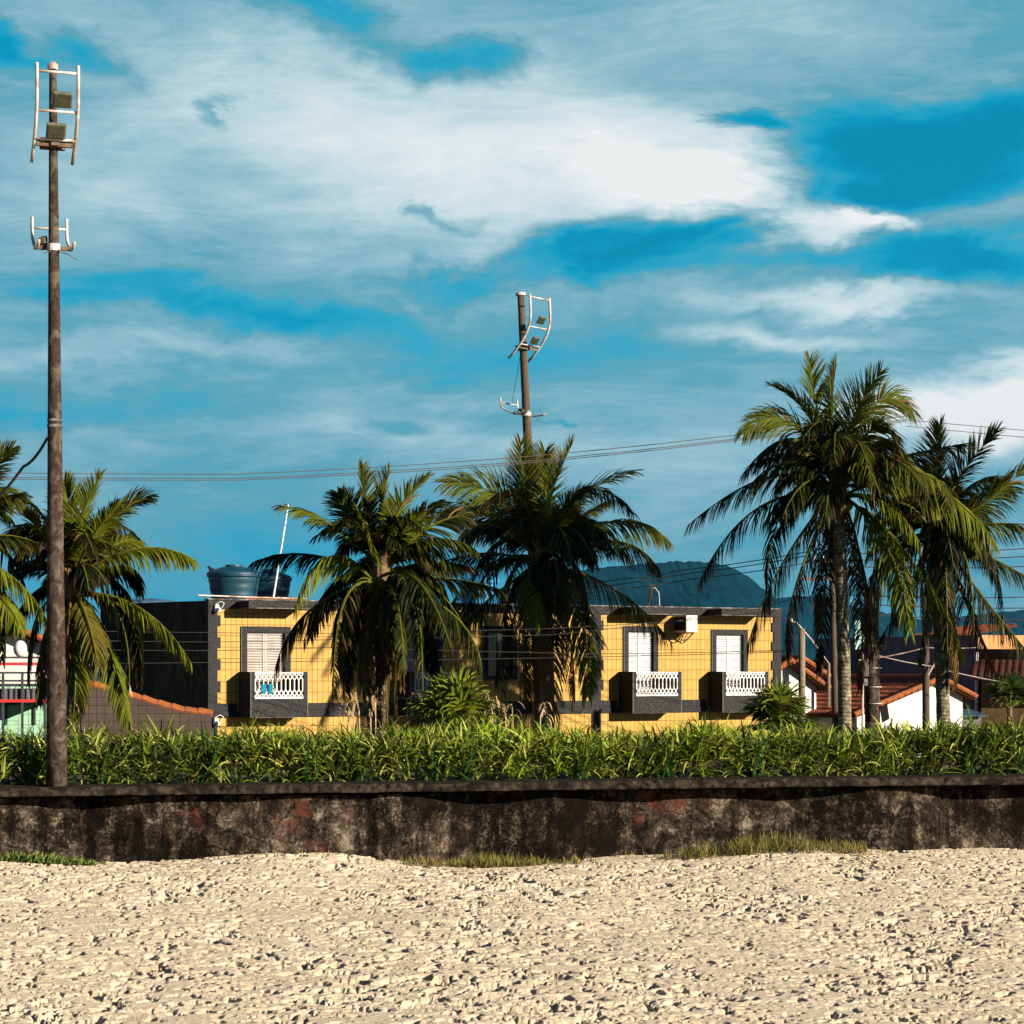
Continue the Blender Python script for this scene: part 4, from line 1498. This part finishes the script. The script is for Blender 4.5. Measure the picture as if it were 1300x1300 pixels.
def window(i, mat, kind):
    s0, s1, z0, z1 = wins[i]
    fw = .155
    m = MB()
    m.box(s0 - fw, s0 + .002, -.045, .16, z0, z1 + .0)
    m.box(s1 - .002, s1 + fw, -.045, .16, z0, z1 + .0)
    m.box(s0 - fw, s1 + fw, -.045, .16, z1 + .001, z1 + fw)
    if kind == 'small': m.box(s0 - fw, s1 + fw, -.06, .16, z0 - .1, z0 - .001)
    fr = m.build('window', M['stone'], bld)
    m = MB()
    m.box(s0 - fw - .012, s0 - fw, -.05, .0, z0, z1 + fw)
    m.build('edge_strip', M['stone_edge'], fr)
    if kind == 'small':
        m = MB()
        m.box(s0, s1, .12, .135, z0, z1)
        m.build('pane', M['glass_dark'], fr)
        m = MB()
        sm = (s0 + s1) / 2
        for s in (sm - .02,): m.box(s, s + .04, .085, .118, z0, z1)
        m.box(s0, s1, .08, .116, z1 - .04, z1)
        m.build('sash', M['dark_metal'], fr)
        return
    sm = (s0 + s1) / 2
    for (a, c) in ((s0 + .004, sm - .004), (sm + .004, s1 - .004)):
        m = MB()
        m.box(a, a + .05, .05, .085, z0, z1 - .003)
        m.box(c - .05, c, .05, .085, z0, z1 - .003)
        m.box(a + .05, c - .05, .05, .085, z1 - .055, z1 - .003)
        z = z0 + .03
        while z < z1 - .08:
            m.add([(a + .048, .055, z), (c - .048, .055, z), (c - .048, .082, z + .052), (a + .048, .082, z + .052),
                   (a + .048, .06, z - .006), (c - .048, .06, z - .006), (c - .048, .09, z + .05), (a + .048, .09, z + .05)],
                  [(0, 1, 2, 3), (7, 6, 5, 4), (0, 4, 5, 1), (3, 2, 6, 7)])
            z += .068
        m.box(a + .05, c - .05, .1, .105, z0, z1 - .06)
        m.build('shutter', mat, fr)


window(0, M['shutter_cream'], 'door')
window(1, M['shutter_cream'], 'door')
window(2, M['shutter_cream'], 'small')
window(3, M['shutter_white'], 'door')
window(4, M['shutter_white'], 'door')
# lamps fixed to the corner
for (px, py) in ((273, 772), (272, 916)):
    m = MB()
    s, z = fs(px), fz(px, py)
    m.obox((s, -.09, z), (.05, 0, 0), (0, .05, 0), (0, 0, .09))
    m.obox((s + .02, -.2, z - .04), (.035, 0, 0), (0, .06, .02), (0, -.02, .04))
    m.tube([(s, -.06, z + .1), (s + .1, -.12, z + .17), (s + .22, -.08, z + .12), (s + .16, -.06, z)], .012, 6)
    m.build('wall_lamp', M['white'], bld, bevel=.008)


def fw(s, y, z):                                 # facade coordinates -> world
    return Vector((X0 + s * CT - y * ST, Y0 + s * ST + y * CT, GZ + z))


# things on and around the building
def thing_on(name, s, y, z, label, cat, group=None):
    return empty(name, fw(s, y, z), TH, label, cat, group)


sA, zA = fs(853), fz(867, 803)
ac = thing_on('air_conditioner', sA, 0, zA, 'boxy air conditioner jutting from the yellow wall between the two right windows', 'air conditioner')
m = MB(); m.box(.03, .42, -.66, -.04, 0, .48); m.build('case', M['aircon'], ac, bevel=.012)
m = MB()
for k in range(9): m.box(.012, .0285, -.62 + k * .062, -.585 + k * .062, .05, .43)
m.build('grille', M['black'], ac)
m = MB(); m.box(.07, .38, -.668, -.6615, .06, .42); m.build('front_cover', M['white'], ac)
m = MB(); m.bar((.08, -.55, -.02), (.08, -.05, -.02), .03, .03); m.bar((.38, -.55, -.02), (.38, -.05, -.02), .03, .03); m.bar((.08, -.05, -.3), (.08, -.5, -.03), .025, .025); m.bar((.38, -.05, -.3), (.38, -.5, -.03), .025, .025)
m.build('bracket', M['darklamp'], ac)
m = MB(); m.tube([(.1, -.1, -.02), (.2, -.12, -.22), (.35, -.12, -.24), (.45, -.1, -.05)], .014, 6); m.build('hose', M['wire'], ac)

ROOF = ZT - .22


def tank(px, y, r, h, mat, label):
    s = fs(px)
    # keep the photo column although the tank stands back from the facade
    k = (px - 650) / F
    s = (k * (Y0 + y * CT) - X0 + y * ST) / (CT - k * ST)
    t = thing_on('water_tank', s, y, ROOF, label, 'water tank', 'blue water tanks on the roof')
    b = MB()
    pr = [(r * .80, 0)]
    for i in range(9):
        q = i / 8
        rr = r * (.80 + .2 * q)
        pr += [(rr, h * (.02 + .9 * q)), (rr + (.012 if i % 2 else 0), h * (.05 + .9 * q))]
    pr += [(r * 1.05, h * .95), (r * 1.05, h)]
    b.lathe((0, 0, 0), pr, 32)
    b.build('tank_body', mat, t, smooth=True)
    b = MB()
    b.lathe((0, 0, 0), [(r * 1.07, h + .002), (r * 1.07, h + .05), (r * .98, h + .1), (r * .6, h + .19), (r * .35, h + .23), (r * .33, h + .28), (.02, h + .29)], 32)
    b.build('lid', mat, t, smooth=False)
    b = MB()
    b.tube([(-r * .8, -.1, .12), (-r * 1.15, -.25, .12), (-r * 1.15, -.25, -.05)], .02, 8)
    b.build('pipe', M['galv'], t)
    return fw(s, y, ROOF + h)


tk = tank(297, 2.2, .68, .95, M['tank_blue'], 'wide dark blue water tank at the left corner of the yellow building roof')
tank(342, 3.6, .58, .92, M['tank_blue'], 'lighter blue water tank right of the wide tank, half behind a palm frond')
tank(608, 3.0, .56, .95, M['tank_sky'], 'bright sky blue water tank seen between the two shaggy palms')

bd = empty('bird', tk + Vector((-.58, 0, .05)), 0, 'small dark bird perched on the rim of the wide blue tank', 'bird')
b = MB()
b.ball((0, 0, .09), .085, .05, .06, 10, 8)
b.ball((-.085, 0, .17), .038, .034, .038, 8, 6)
b.add([(-.115, 0, .175), (-.15, 0, .163), (-.115, .012, .162), (-.115, -.012, .162)], [(0, 1, 2), (0, 3, 1), (1, 3, 2)])
b.add([(.06, .025, .1), (.06, -.025, .1), (.17, -.02, .045), (.17, .02, .045), (.06, .025, .08), (.06, -.025, .08)], [(0, 1, 2, 3), (5, 4, 3, 2), (0, 3, 4), (1, 5, 2)])
b.tube([(-.07, 0, .155), (-.03, 0, .11)], [.034, .045], 8)
b.tube([(-.01, .018, .05), (-.012, .018, 0)], .006, 5)
b.tube([(-.01, -.018, .05), (-.012, -.018, 0)], .006, 5)
b.build('body', M['bird'], bd, smooth=True)

p0, p1 = at(345, 757, 62.2), at(366, 640, 62.2)
ma = empty('antenna_mast', p0, 0, 'leaning white antenna pole on the roof above the leftmost balcony', 'antenna')
b = MB(p0); b.tube([p0 + Vector((0, 0, -.3)), p1], [.028, .022], 8); b.build('mast', M['white'], ma)
b = MB(p0); b.tube([p1 + Vector((-.12, 0, -.02)), p1 + Vector((.06, 0, .0))], .018, 6); b.tube([p1 + Vector((-.1, -.05, -.1)), p1 + Vector((-.1, .05, .08))], .01, 5); b.build('antenna_head', M['darklamp'], ma)
Yb = Y0 + fs(830) * ST + 1.2
q0 = at(826, 765, Yb)
an = empty('antenna', q0, 0, 'small rusty antenna frame on the roof right of the middle', 'antenna')
b = MB(q0)
b.tube([q0 + Vector((-.08, 0, -.25)), q0 + Vector((0, 0, .42))], .03, 6)
b.tube([q0 + Vector((.08, 0, -.25)), q0 + Vector((0, 0, .42))], .02, 6)
b.tube([q0 + Vector((0, 0, .15)), q0 + Vector((.04, .02, .46))], .035, 6)
b.build('bracket', M['pole_rust'], an)
b = MB(q0)
b.tube([q0 + Vector((.05, 0, .42)), q0 + Vector((.13, 0, .43)), q0 + Vector((.24, 0, .28)), q0 + Vector((.26, 0, -.1))], .014, 6)
b.build('hoop', M['galv'], an)
b = MB()
for i in range(14):
    x = i * .12
    b.tube([(x, -.02, .0), (x + .1, .3, .03 + .02 * (i % 3))], [.06, .055], 8)
b.build('tile_stack', M['terracotta_edge'], None)
ts = bpy.data.objects['tile_stack']
ts.location = fw(fs(318), .24, ZT + .02); ts.rotation_euler = (0, 0, TH)
tag(ts, 'row of old roof tiles laid on the parapet above the leftmost balcony', 'roof tiles')
rl = empty('roof_rail', fw(-.1, -.02, ZT + .11), TH, 'thin white pipe rail along the left parapet below the wide blue tank', 'rail')
b = MB(); b.tube([(-.2, 0, 0), (1.5, 0, -.03), (2.9, 0, -.04)], .02, 7); b.build('pipe', M['galv'], rl)
b = MB()
for x in (.0, .9, 1.9, 2.8): b.tube([(x, 0, -.02), (x, .05, -.1)], .015, 6)
b.build('bracket', M['darklamp'], rl)
tb = MB()
for k in range(2):
    x = -.36 - k * .6
tb.ball((0, 0, 0), 1.0, .5, .16, 12, 6, jit=.06)
to = tb.build('tarpaulin', M['blue_sheet'], None, smooth=True)
to.location = fw(.9, 5.8, ZT + .03); to.rotation_euler = (0, 0, TH)
tag(to, 'dark bluish tarpaulin heap on the shaded flat roof left of the wide blue tank', 'tarpaulin')
for k, (ss, nm) in enumerate(((.98, 'left'), (1.17, 'right'))):
    m = MB()
    x0 = bal[0][0] + .30 + k * .19
    # a cloth hanging over the pierced balustrade
    m.box(x0, x0 + .12, -PB - .032, -PB - .012, ZB + .62, ZB + .86)
    m.box(x0 + .015, x0 + .105, -PB - .036, -PB - .0325, ZB + .64, ZB + .80)
    ob = m.build('slipper', M['teal_cloth'], None, bevel=.018)
    ob.location = B0; ob.rotation_euler = (0, 0, TH)
    tag(ob, 'teal slipper propped on the leftmost balustrade, one of a pair', 'slipper', 'pair of teal slippers on the balustrade')

# ------------------------------------------------------------------ neighbouring houses
def uvplane(me):
    pass


def roof_slab(name, p, parent, mat, th=.09, amp=.035, n_u=None):
    """a tiled roof slope from four corners (eave-left, eave-right, ridge-right, ridge-left), with rolled tiles"""
    A, B, C_, D_ = [Vector(q) for q in p]
    Lu = (B - A).length
    Lv = (D_ - A).length
    nrm = (B - A).cross(D_ - A).normalized()
    if nrm.z < 0: nrm = -nrm
    nu = max(8, int(Lu / .22) * 6)
    nv = max(4, int(Lv / .36) * 2)
    vs, fsx, uv = [], [], []
    for j in range(nv + 1):
        v = j / nv
        for i in range(nu + 1):
            u = i / nu
            q = (A * (1 - u) + B * u) * (1 - v) + (D_ * (1 - u) + C_ * u) * v
            hgt = amp * abs(math.sin(u * Lu / .22 * math.pi)) + (.022 if j % 2 else 0)
            vs.append(q + nrm * hgt)
            uv.append((u * Lu, v * Lv))
    m_ = nu + 1
    for j in range(nv):
        for i in range(nu):
            fsx.append((j * m_ + i, j * m_ + i + 1, (j + 1) * m_ + i + 1, (j + 1) * m_ + i))
    nb = len(vs)
    vs += [A - nrm * th, B - nrm * th, C_ - nrm * th, D_ - nrm * th, A, B, C_, D_]
    uv += [(0, 0)] * 8
    fsx += [(nb, nb + 1, nb + 2, nb + 3), (nb, nb + 1, nb + 5, nb + 4), (nb + 1, nb + 2, nb + 6, nb + 5), (nb + 3, nb, nb + 4, nb + 7), (nb + 2, nb + 3, nb + 7, nb + 6)]
    me = bpy.data.meshes.new(name)
    me.from_pydata([tuple(q) for q in vs], [], fsx)
    ul = me.uv_layers.new(name='UVMap')
    for lp in me.loops: ul.data[lp.index].uv = uv[lp.vertex_index]
    me.materials.append(mat)
    me.update()
    o = bpy.data.objects.new(name, me)
    COL.objects.link(o)
    o.parent = parent
    return o


def gable_block(root, x0, x1, y0, y1, zb, ze, zr, wall_mat, over=.35, ridge_x=None, verge=True, ze2=None):
    """a gabled volume, gable towards the front (-y), in the root's own coordinates"""
    xr = (x0 + x1) / 2 if ridge_x is None else ridge_x
    ze2 = ze if ze2 is None else ze2
    b = MB()
    for y in (y0, y1):
        b.add([(x0, y, zb), (x1, y, zb), (x1, y, ze2), (xr, y, zr), (x0, y, ze)], [(0, 1, 2, 3, 4)] if y == y0 else [(4, 3, 2, 1, 0)])
    b.add([(x0, y0, zb), (x0, y1, zb), (x0, y1, ze), (x0, y0, ze)], [(0, 3, 2, 1)])
    b.add([(x1, y0, zb), (x1, y1, zb), (x1, y1, ze2), (x1, y0, ze2)], [(0, 1, 2, 3)])
    b.build('wall', wall_mat, root)
    sl_, sr_ = (zr - ze) / (xr - x0), (zr - ze2) / (x1 - xr)
    up = .1
    L = roof_slab('roof', [(x0 - over, y0 - over, ze - sl_ * over + up), (x0 - over, y1 + over, ze - sl_ * over + up), (xr, y1 + over, zr + up), (xr, y0 - over, zr + up)], root, M['roof'])
    Rr = roof_slab('roof', [(x1 + over, y1 + over, ze2 - sr_ * over + up), (x1 + over, y0 - over, ze2 - sr_ * over + up), (xr, y0 - over, zr + up), (xr, y1 + over, zr + up)], root, M['roof'])
    if verge:
        b = MB()
        n = 14
        for (xa, za, xb, zb2) in ((x0 - over, ze - sl_ * over, xr, zr), (x1 + over, ze2 - sr_ * over, xr, zr)):
            for i in range(n):
                q0, q1 = i / n, (i + 1.12) / n
                b.tube([(xa + (xb - xa) * q0, y0 - over - .02, za + (zb2 - za) * q0 + up + .03), (xa + (xb - xa) * q1, y0 - over - .02, za + (zb2 - za) * q1 + up + .05)], [.09, .075], 8)
        n = int((y1 - y0 + 2 * over) / .4)
        for i in range(n):
            yy = y0 - over + i * .4
            b.tube([(xr, yy, zr + up + .05), (xr, yy + .44, zr + up + .07)], [.1, .085], 8)
        b.build('ridge_tiles', M['terracotta_edge'], L)


def house_frame(px, py_ground, Y, th, name, label, cat='house'):
    loc = Vector(((px - 650) / F * Y, Y, GZ))
    return empty(name, loc, th, label, cat), loc


def hx(root_loc, th, px):                       # photo column -> metres along a house front
    k = (px - 650) / F
    return (k * root_loc.y - root_loc.x) / (math.cos(th) - k * math.sin(th))


def hzz(root_loc, th, px, py):
    s = hx(root_loc, th, px)
    return EYE + (HZ - py) / F * (root_loc.y + s * math.sin(th)) - GZ


# right: white house with terracotta roofs
tR = R(24)
rh, rl_ = house_frame(1085, 0, 73, tR, 'tiled_house', 'low white house with red terracotta roofs right of the yellow building')
xx = lambda px: hx(rl_, tR, px)
zz = lambda px, py: hzz(rl_, tR, px, py)
gable_block(rh, xx(1088), xx(1222), 0, 7.5, 0, zz(1088, 908), zz(1190, 866), M['plaster_white'], over=.3, ridge_x=xx(1188), ze2=zz(1222, 884))
gable_block(rh, xx(1104), xx(1184), 6.2, 14, 0, zz(1110, 872) + .12, zz(1150, 846) + .15, M['plaster_white'], over=.3)
gable_block(rh, xx(1010), xx(1090), 2.5, 12, 0, zz(1010, 874) + .05, zz(1062, 845) + .05, M['plaster_white'], over=.3)

def tloc(px, py, y):
    k = (px - 650) / F
    c, s_ = math.cos(tR), math.sin(tR)
    x = (k * (rl_.y + y * c) - rl_.x + y * s_) / (c - k * s_)
    return (x, y, EYE + (HZ - py) / F * (rl_.y + x * s_ + y * c) - GZ)


roof_slab('roof', [tloc(975, 876, 9.5), tloc(1070, 874, 9.5), tloc(1070, 839, 13.5), tloc(975, 838, 13.5)], rh, M['roof'])
roof_slab('roof', [tloc(1085, 874, 14.5), tloc(1160, 872, 14.5), tloc(1160, 846, 17.5), tloc(1085, 846, 17.5)], rh, M['roof'])

# grey building behind it
tG = R(22)
gh, gl_ = house_frame(1240, 0, 80, tG, 'grey_house', 'dark grey house with orange parapet and thin white downpipe behind the tiled house')
xx = lambda px: hx(gl_, tG, px)
zz = lambda px, py: hzz(gl_, tG, px, py)
zt_ = zz(1240, 806)
b = MB()
b.add([(0, 0, 0), (0, 11, 0), (0, 11, zt_), (0, 0, zt_)], [(0, 3, 2, 1)])
b.add([(5, 0, 0), (5, 11, 0), (5, 11, zt_), (5, 0, zt_)], [(0, 1, 2, 3)])
b.add([(0, 11, 0), (5, 11, 0), (5, 11, zt_), (0, 11, zt_)], [(1, 0, 3, 2)])
b.add([(0, 1.1, 0), (5, 1.1, 0), (5, 1.1, zt_), (0, 1.1, zt_)], [(0, 1, 2, 3)])
b.build('wall', M['plaster_grey'], gh)
zp = zz(1265, 824)
b = MB(); b.box(.02, 4.98, -.05, 1.09, zp, zt_ - .004); b.build('parapet', M['plaster_orange'], gh)
roof_slab('roof', [(.05, 1.2, zt_ + .02), (.05, 4.2, zt_ + .02), (2.4, 4.2, zt_ + .4), (2.4, 1.2, zt_ + .4)], gh, M['roof'], amp=.03)
b = MB(); b.tube([(-.05, -.07, 0), (-.05, -.07, zz(1240, 828))], .065, 8); b.tube([(2.1, -.02, 0), (2.1, -.02, zp)], .06, 8); b.build('downpipe', M['white'], gh)
b = MB(); b.box(.2, 2.0, 1.06, 1.095, zz(1262, 845), zz(1262, 830)); b.build('porch_panel', M['plaster_brown'], gh)
b = MB(); b.box(.55, 1.75, .4, .44, zz(1262, 848), zz(1262, 840)); b.build('ledge', M['white'], gh)

bh, bl_ = house_frame(1236, 0, 78, R(-13), 'brown_house', 'brown walled house with a dark tiled porch roof at the right edge')
xx = lambda px: hx(bl_, R(-13), px)
zz = lambda px, py: hzz(bl_, R(-13), px, py)
b = MB(); b.box(.25, 5, 0, 6, 0, zz(1250, 856)); b.build('wall', M['plaster_brown'], bh)
roof_slab('roof', [(-.1, -1.0, zz(1240, 860)), (5.4, -1.0, zz(1240, 860)), (5.4, 2.2, zz(1240, 838)), (-.1, 2.2, zz(1240, 838))], bh, M['roof_shaded'])
b = MB(); b.box(.5, 1.4, -.03, -.002, .9, 2.0); b.build('door', M['dark_metal'], bh)
bs_ = empty('lean_to', at(1206, 905, 77), tG, 'low blue sheet metal lean-to between the tiled house and the brown house', 'shed')
b = MB(); b.box(0, 1.2, 0, 2.4, -2.2, -.15); b.build('wall', M['plaster_grey'], bs_)
b = MB()
for i in range(7): b.bar((.09 + i * .18, -.3, -.1), (.09 + i * .18, 2.6, .45), .172, .03)
b.build('roof', M['blue_sheet'], bs_)

# left: white gabled house with red rails and green walls
tL = R(10)
lh, ll_ = house_frame(66, 0, 56.5, tL, 'gabled_house', 'white gabled house with red balcony rails and pale green walls at the left edge')
xx = lambda px: hx(ll_, tL, px)
zz = lambda px, py: hzz(ll_, tL, px, py)
gable_block(lh, xx(-150), xx(66), 0, 8, zz(30, 868), zz(60, 822), zz(-60, 778), M['plaster_white'], over=.35, ridge_x=xx(-60))
b = MB(); b.box(xx(-150), xx(66), .05, 8, 0, zz(30, 868)); b.build('lower_wall', M['green_tiles'], lh)
b = MB(); b.box(xx(-150), xx(68), -1.0, .04, zz(30, 889), zz(30, 874)); b.build('balcony_slab', M['plaster_grey'], lh)
for (pa, pz, nm) in ((843, 3.5, 0), (889, 4.5, 0)):
    b = MB()
    b.bar((xx(-150), -1.06, zz(30, pa)), (xx(62), -1.06, zz(30, pa)), .06, .07)
    b.build('handrail', M['red_paint'], lh)
b = MB()
for pa in (835, 854, 864, 870):
    b.bar((xx(-150), -1.03, zz(30, pa)), (xx(62), -1.03, zz(30, pa)), .03, .045)
x = xx(-150)
while x < xx(62):
    b.bar((x, -1.03, zz(30, 888)), (x, -1.03, zz(30, 871)), .02, .02)
    x += .13
for pxx in (30, 6, 58, -60): b.bar((xx(pxx), -1.05, 0), (xx(pxx), -1.05, zz(pxx, 853)), .06, .06)
b.build('railing', M['dark_metal'], lh)
for (pa, pb) in ((8, 25), (44, 52), (-60, -30)):
    b = MB(); b.box(xx(pa), xx(pb), .03, .047, zz(30, 915), zz(30, 893)); w_ = b.build('window', M['green_tiles'], lh)
    b = MB(); b.bar((xx(pa), .02, zz(30, 893)), (xx(pb), .02, zz(30, 893)), .05, .06); b.bar((xx(pa), .02, zz(30, 920)), (xx(pa), .02, zz(30, 893)), .05, .05); b.build('frame', M['dark_metal'], w_)
b = MB(); c0 = (xx(27), -.9, zz(27, 824)); b.ball(c0, .16, .16, .2, 12, 8); b.build('globe_lamp', M['white'], lh, smooth=True)

# brown boundary wall with sloping tiled top left of the yellow building
tw = R(4)
wl, wl_ = house_frame(112, 0, 57, tw, 'boundary_wall', 'brown tiled boundary wall with sloping terracotta coping left of the yellow building', 'wall')
xx = lambda px: hx(wl_, tw, px)
zz = lambda px, py: hzz(wl_, tw, px, py)
prof = [(95, 868), (118, 872), (160, 884), (200, 896), (235, 905), (268, 908)]
b = MB()
c_ = MB()
vs = []
for (p_, q_) in prof: vs.append((xx(p_), zz(p_, q_)))
for (a, c) in zip(vs[:-1], vs[1:]):
    b.add([(a[0], 0, 0), (c[0], 0, 0), (c[0], 0, c[1]), (a[0], 0, a[1]), (a[0], .2, 0), (c[0], .2, 0), (c[0], .2, c[1]), (a[0], .2, a[1])],
          [(0, 1, 2, 3), (5, 4, 7, 6), (3, 2, 6, 7)])
    n = max(2, int((c[0] - a[0]) / .28))
    for i in range(n):
        q0, q1 = i / n, (i + 1.1) / n
        c_.tube([(a[0] + (c[0] - a[0]) * q0, .1, a[1] + (c[1] - a[1]) * q0 + .05), (a[0] + (c[0] - a[0]) * q1, .1, a[1] + (c[1] - a[1]) * q1 + .03)], [.11, .1], 8)
b.build('wall_panel', M['beige_tiles'], wl)
c_.build('coping', M['terracotta_edge'], wl)
b = MB(); b.bar((xx(168), -.1, zz(168, 885)), (xx(163), -.1, zz(163, 862)), .03, .03); b.build('rod', M['galv'], wl)

# ------------------------------------------------------------------ utility poles, sign, cables
def pole_thing(name, px0, py0, px1, py1, Y, r, mat, label, cat='utility pole', rings=0):
    a, c = at(px0, py0, Y), at(px1, py1, Y)
    a.z = min(a.z, -1.5 if Y > 52 else a.z)
    r_ = empty(name, a, 0, label, cat, 'utility poles along the street')
    b = MB(a); b.tube([a, a.lerp(c, .5), c], [r, r * .93, r * .86], 14); b.build('pole', mat, r_, smooth=True)
    if rings:
        b = MB(a)
        for (py) in rings:
            q = at(px0, py, Y)
            b.tube([q + Vector((0, 0, -.01)), q + Vector((0, 0, .01))], r + .004, 14)
        b.build('band', M['galv'], r_)
    return r_, a, c


pr_, a, c = pole_thing('utility_pole', 1109, 960, 1106, 745, 60, .21, M['pole_rust'], 'thick dark concrete pole with pale bands behind the tallest palm', rings=(918, 893, 872, 848, 820))
b = MB(a); q = at(1098, 848, 59.72); b.obox(q, (.085, 0, 0), (0, .06, 0), (0, 0, .22)); b.build('meter_box', M['lampbody'], pr_, bevel=.01)
b = MB(a); q = at(1099, 866, 59.72); b.obox(q, (.05, 0, 0), (0, .05, 0), (0, 0, .09)); b.build('junction_box', M['concrete'], pr_, bevel=.01)
b = MB(a); q = at(1123, 905, 59.9); b.obox(q, (.09, 0, .05), (0, .04, 0), (-.03, 0, .2)); b.build('notice_board', M['black'], pr_)
sg = empty('street_sign', at(1092, 905, 62), 0, 'pale green rectangular sign between the trunk of the tallest palm and the dark pole', 'sign')
b = MB(at(1092, 905, 62)); q = at(1093, 806, 62); b.obox(q, (.16, 0, 0), (0, .015, 0), (0, 0, .38)); b.build('panel', M['sign_green'], sg)
b = MB(at(1092, 905, 62)); b.tube([at(1095, 960, 62.08), at(1095, 785, 62.08)], .03, 8); b.build('post', M['galv'], sg)
pole_thing('utility_pole', 1018, 930, 1018, 798, 72, .115, M['wood_pole'], 'thin weathered timber post right of the yellow building corner')
pr_, a, c = pole_thing('utility_pole', 1063, 930, 1056, 703, 74, .115, M['pole'], 'grey street pole with insulators half hidden behind the tallest palm')
b = MB(a)
for (py, hw) in ((712, .55), (735, .9)): b.bar(at(1056, py, 73.8) + Vector((-hw, 0, 0)), at(1056, py, 73.8) + Vector((hw * .5, 0, 0)), .08, .09)
b.build('cross_arm', M['wood_pole'], pr_)
b = MB(a)
for (py, hw) in ((712, .55), (735, .9)):
    for k in (-1, -.5, .45): b.lathe(at(1056, py, 73.8) + Vector((hw * k, 0, .05)), [(.03, 0), (.05, .03), (.03, .06), (.045, .09), (.015, .12)], 8)
b.build('insulator', M['white'], pr_)
pr_, a, c = pole_thing('utility_pole', 1176, 900, 1175, 752, 71, .12, M['pole'], 'thin grey street pole between the tallest palm and the rightmost palm')
b = MB(a); b.tube([at(1178, 857, 70.8), at(1189, 838, 70.8)], .03, 7); b.build('bracket', M['galv'], pr_)
st = empty('street_lamp', at(1052, 905, 75), 0, 'slanting white lamp arm reaching left from behind the tallest palm', 'lamp')
b = MB(at(1052, 905, 75)); b.tube([at(1052, 960, 75), at(1052, 842, 75)], .05, 8); b.build('post', M['wood_pole'], st)
b = MB(at(1052, 905, 75)); b.tube([at(1052, 842, 75), at(1030, 812, 75), at(1012, 791, 75), at(1005, 788, 75)], .022, 8); b.build('arm', M['galv'], st)
b = MB(at(1052, 905, 75)); b.obox(at(1000, 787, 75), (.18, 0, -.02), (0, .08, 0), (0, 0, .06)); b.build('lamp_head', M['white'], st, bevel=.02)


def cable(pts, r, mat, label, sag=0.0, group='overhead cables'):
    P3 = []
    for (p, q) in zip(pts[:-1], pts[1:]):
        A, B = at(*p), at(*q)
        for i in range(12):
            t = i / 12
            P3.append(A.lerp(B, t) - Vector((0, 0, sag * 4 * t * (1 - t))))
    P3.append(at(*pts[-1]))
    b = MB(P3[0])
    b.tube(P3, r, 5)
    o = b.build('cable', mat, None, loc=P3[0])
    return tag(o, label, 'cable', group)


hi_l = 'long thin cable crossing the sky from the left pole, over the middle palms, to the tall palm on the right'
for k, dy in enumerate((0, 6, 8.5)):
    cable([(-260, 596 + dy, 60), (300, 602 + dy * .9, 60), (640, 582 + dy, 60), (945, 551 + dy * .8, 60), (1150, 528 + dy * .8, 60)], .010, M['wire_lit'],
          ['topmost of the three long cables crossing the sky from left to right', 'middle one of the three long cables crossing the sky', 'lowest of the three long cables crossing the sky'][k], .03)
for k, dy in enumerate((0, 8)):
    cable([(1150, 533 + dy, 60), (1480, 560 + dy * 1.2, 60)], .009, M['wire_lit'], ['upper cable in front of the bright cloud at the right edge', 'lower cable in front of the bright cloud at the right edge'][k], .02)
for k, (y0, y1, y2) in enumerate(((745, 722, 702), (752, 727, 707), (757, 735, 716))):
    cable([(690, y0, 60.6), (880, y1, 60.6), (1056, y2 - 8, 60.6)],   .012 if k < 2 else .013, M['wire_lit' if k == 2 else 'wire'],
          ['upper cable climbing across the dark hill above the yellow roof', 'middle cable climbing across the dark hill', 'pale lowest cable climbing across the dark hill'][k], .05)
for k, (y0, y1) in enumerate(((690, 686), (698, 697), (706, 712), (742, 752), (752, 768), (764, 785))):
    cable([(1056, y0 + 12, 60.6), (1420, y1, 60.6)], .014, M['wire'], ['first', 'second', 'third', 'fourth', 'fifth', 'lowest'][k] + ' from the top of the street cables behind the palms at the right edge', .12)
for k, (pts) in enumerate((((60, 800), (265, 803), (420, 804), (700, 798), (860, 788), (1056, 752)), ((60, 812), (265, 815), (420, 812), (700, 806), (985, 775)),
                           ((60, 824), (265, 826), (420, 822), (760, 830), (1000, 826)), ((60, 842), (265, 841), (420, 839), (760, 834), (1010, 827)))):
    cable([(p[0], p[1], 57.3) for p in pts], .008, M['wire'], ['highest', 'second', 'third', 'lowest'][k] + ' of the thin cables strung in front of the yellow facade', .01, 'cables in front of the facade')
for k, pts in enumerate((((1090, 838), (1175, 822), (1260, 820)), ((1095, 826), (1178, 845), (1300, 870)))):
    cable([(p[0], p[1], 70) for p in pts], .015, M['galv'], ['upper pale cable slung across the dark grey house', 'lower pale cable slung across the dark grey house'][k], .05, 'pale cables at the grey house')
tw_ = []
cable([(60, 556, bp.y), (30, 592, bp.y + .4), (-30, 655, bp.y + 1.2)], .02, M['wire'], 'dark twisted cable running down from the tall brown pole to the left edge', .06, None)
